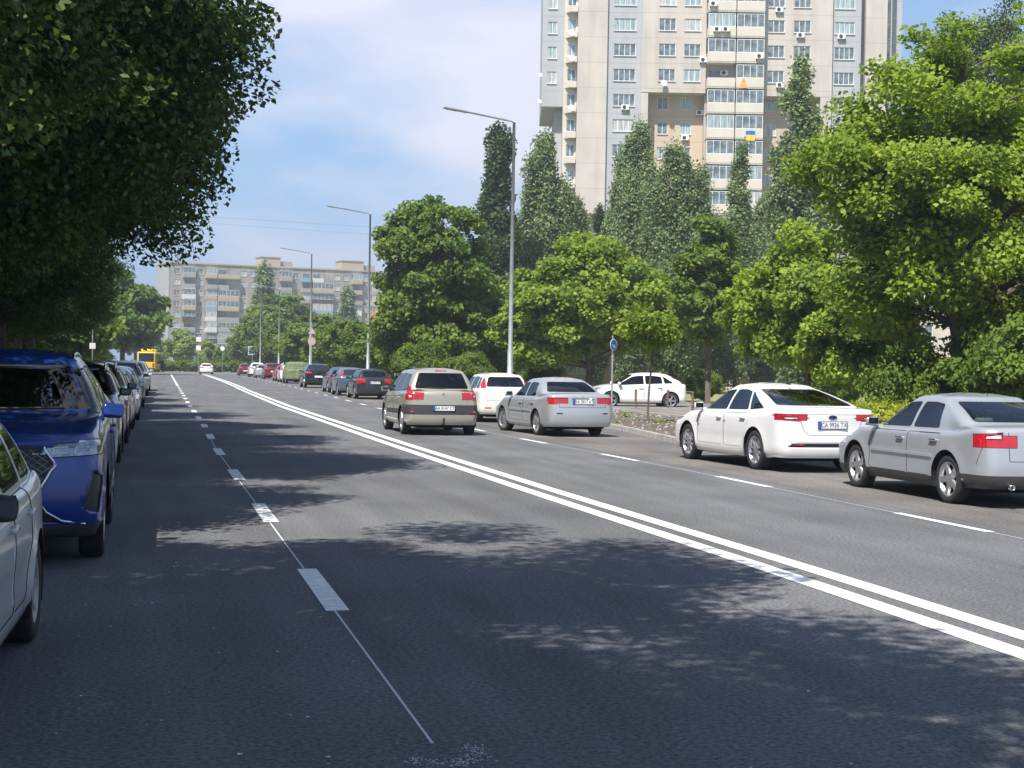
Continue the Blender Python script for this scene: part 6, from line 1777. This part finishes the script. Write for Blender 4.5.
for px, Y, pm, k, lb in ((905, 75, 'silver', 'far_hatch', 'silver hatchback glimpsed under the big maple in the far lot'),):
    car(k, pm, lb, 'car', at(px, Y), Y, turn=80)
# left row, all facing the camera but the nearest
car('near', 'near_silver', 'dusty silver hatchback cut by the left edge, nearest car, black mirror', 'car', -1.51, 8.25, away=False, turn=-2.0, group=G_C)
car('blue', 'blue', 'deep blue off-roader with chrome diamond grille facing the camera', 'car', -1.29, 15.0, away=False, group=G_C).scale = (1, 1, 1.05)
car('far_sedan', 'white', 'pale silver-white sedan directly behind the blue off-roader', 'car', -1.34, 21.3, away=False, group=G_C, glass=M['glass'], ws=M['glass'])
car('far_suv', 'black', 'black off-roader, third in the row facing the camera', 'car', -1.36, 27.4, away=False, group=G_C, ws=M['glass'])
car('far_suv', 'brown', 'dark brown off-roader, fourth in the row facing the camera', 'car', -1.32, 33.6, away=False, group=G_C)
for i, (k, pm, lb) in enumerate((('far_hatch', 'silver', 'silver hatchback, fifth in the left row facing the camera'), ('far_sedan', 'silver_blue', 'silver-blue sedan, sixth in the left row facing the camera'), ('far_hatch', 'silver', 'silver hatchback, seventh in the left row facing the camera'),
        ('far_suv', 'darkgrey', 'dark grey tall car, eighth in the left row facing the camera'), ('far_sedan', 'silver', 'silver sedan, ninth in the left row facing the camera'), ('far_hatch', 'bluegrey', 'blue-grey hatchback, tenth in the left row facing the camera'),
        ('far_suv', 'silver', 'silver tall car, eleventh in the left row facing the camera'), ('far_sedan', 'white', 'white sedan, twelfth in the left row facing the camera'), ('far_suv', 'silver_blue', 'pale blue tall car at the far end of the left row'))):
    y = 39.8 + i * 6.1; car(k, pm, lb, 'car', pw(DL, y) - 2.58, y, away=False, group=G_C)

# vehicle under a green tarp
r_ = empty('covered_vehicle', 'olive green tarp covered tall vehicle between black off-roader and red car', 'covered car', (11.7, 128, 0), RZ)
s_ = dict(SP['far_suv'], L=4.7, W=1.9, H=1.78, belt=1.2, wr=.78, rf=(.6, 1.70), rwb=(-2.2, 1.3), rrf=(-2.1, 1.68), cowl=(1.5, 1.25), hz=1.0, lift=.18, flare=0, rc=.2, rcr=.15); s_['xfa'] = 1.4; s_['xra'] = -1.3
rows = car_shell(s_); bm = bmesh.new(); n_ = len(rows[0]); gr_ = []
for pts in rows:
    l_ = [bm.verts.new(p) for p in pts]; q_ = [l_[0]] + [bm.verts.new((p[0], -p[1], p[2])) for p in pts[1:-1]] + [l_[-1]]; gr_.append((l_, q_))
for (l0, q0), (l1, q1) in zip(gr_, gr_[1:]):
    for i in range(n_ - 1):
        bm.faces.new((l0[i], l0[i + 1], l1[i + 1], l1[i])); bm.faces.new((q0[i + 1], q0[i], q1[i], q1[i + 1]))
bm.faces.new(gr_[-1][0] + gr_[-1][1][-2:0:-1]); bmesh.ops.recalc_face_normals(bm, faces=bm.faces); bm.normal_update()
from mathutils import noise as mnoise
for v in bm.verts: v.co += v.normal * .05 * mnoise.noise(Vector((v.co.x * 2.2, v.co.y * 3, v.co.z * 1.2)))
M['tarp'] = mat('olive_tarp', (0.16, 0.19, 0.09), .8, vary=.15, scale=3, bump=.5)
bm_obj('tarp_cover', bm, M['tarp'], r_, True)
hub, tyre, rim = wheel_meshes(.34, .22, 'five', M['rim'])
for x in (1.4, -1.3):
    for sg in (-1, 1):
        w_ = link('wheel', hub, None, r_, (x, sg * .82, .34)); w_.rotation_euler = (0, 0, 0 if sg > 0 else math.pi); link('tyre', tyre, None, w_); link('rim', rim, None, w_)

# overhead wire far down the street
for i, (z0_, z1_) in enumerate(((30.2, 26.5), (31.2, 28.5))):
    bm = bmesh.new(); P_ = [(lerp(-40, 160, k / 16), 300, lerp(z0_, z1_, k / 16) - 1.6 * math.sin(math.pi * k / 16)) for k in range(17)]
    tube(bm, P_, .014, 4); tag(bm_obj('overhead_wire', bm, M['trim']), ('upper' if i else 'lower') + ' thin dark wire crossing the sky above the panel block', 'wire')
# ------------------------------------------------------------------ air
M['air'] = bpy.data.materials.new('air'); M['air'].use_nodes = True
n_ = M['air'].node_tree.nodes; l_ = M['air'].node_tree.links; n_.clear()
o_ = n_.new('ShaderNodeOutputMaterial'); pv = n_.new('ShaderNodeVolumePrincipled'); pv.inputs['Color'].default_value = (.86, .91, 1, 1); pv.inputs['Density'].default_value = .0007; pv.inputs['Anisotropy'].default_value = .3
l_.new(pv.outputs['Volume'], o_.inputs['Volume'])
bm = bmesh.new(); box(bm, -705, 905, -205, 1505, -1.1, 72); tag(bm_obj('haze', bm, M['air']), kind='stuff')
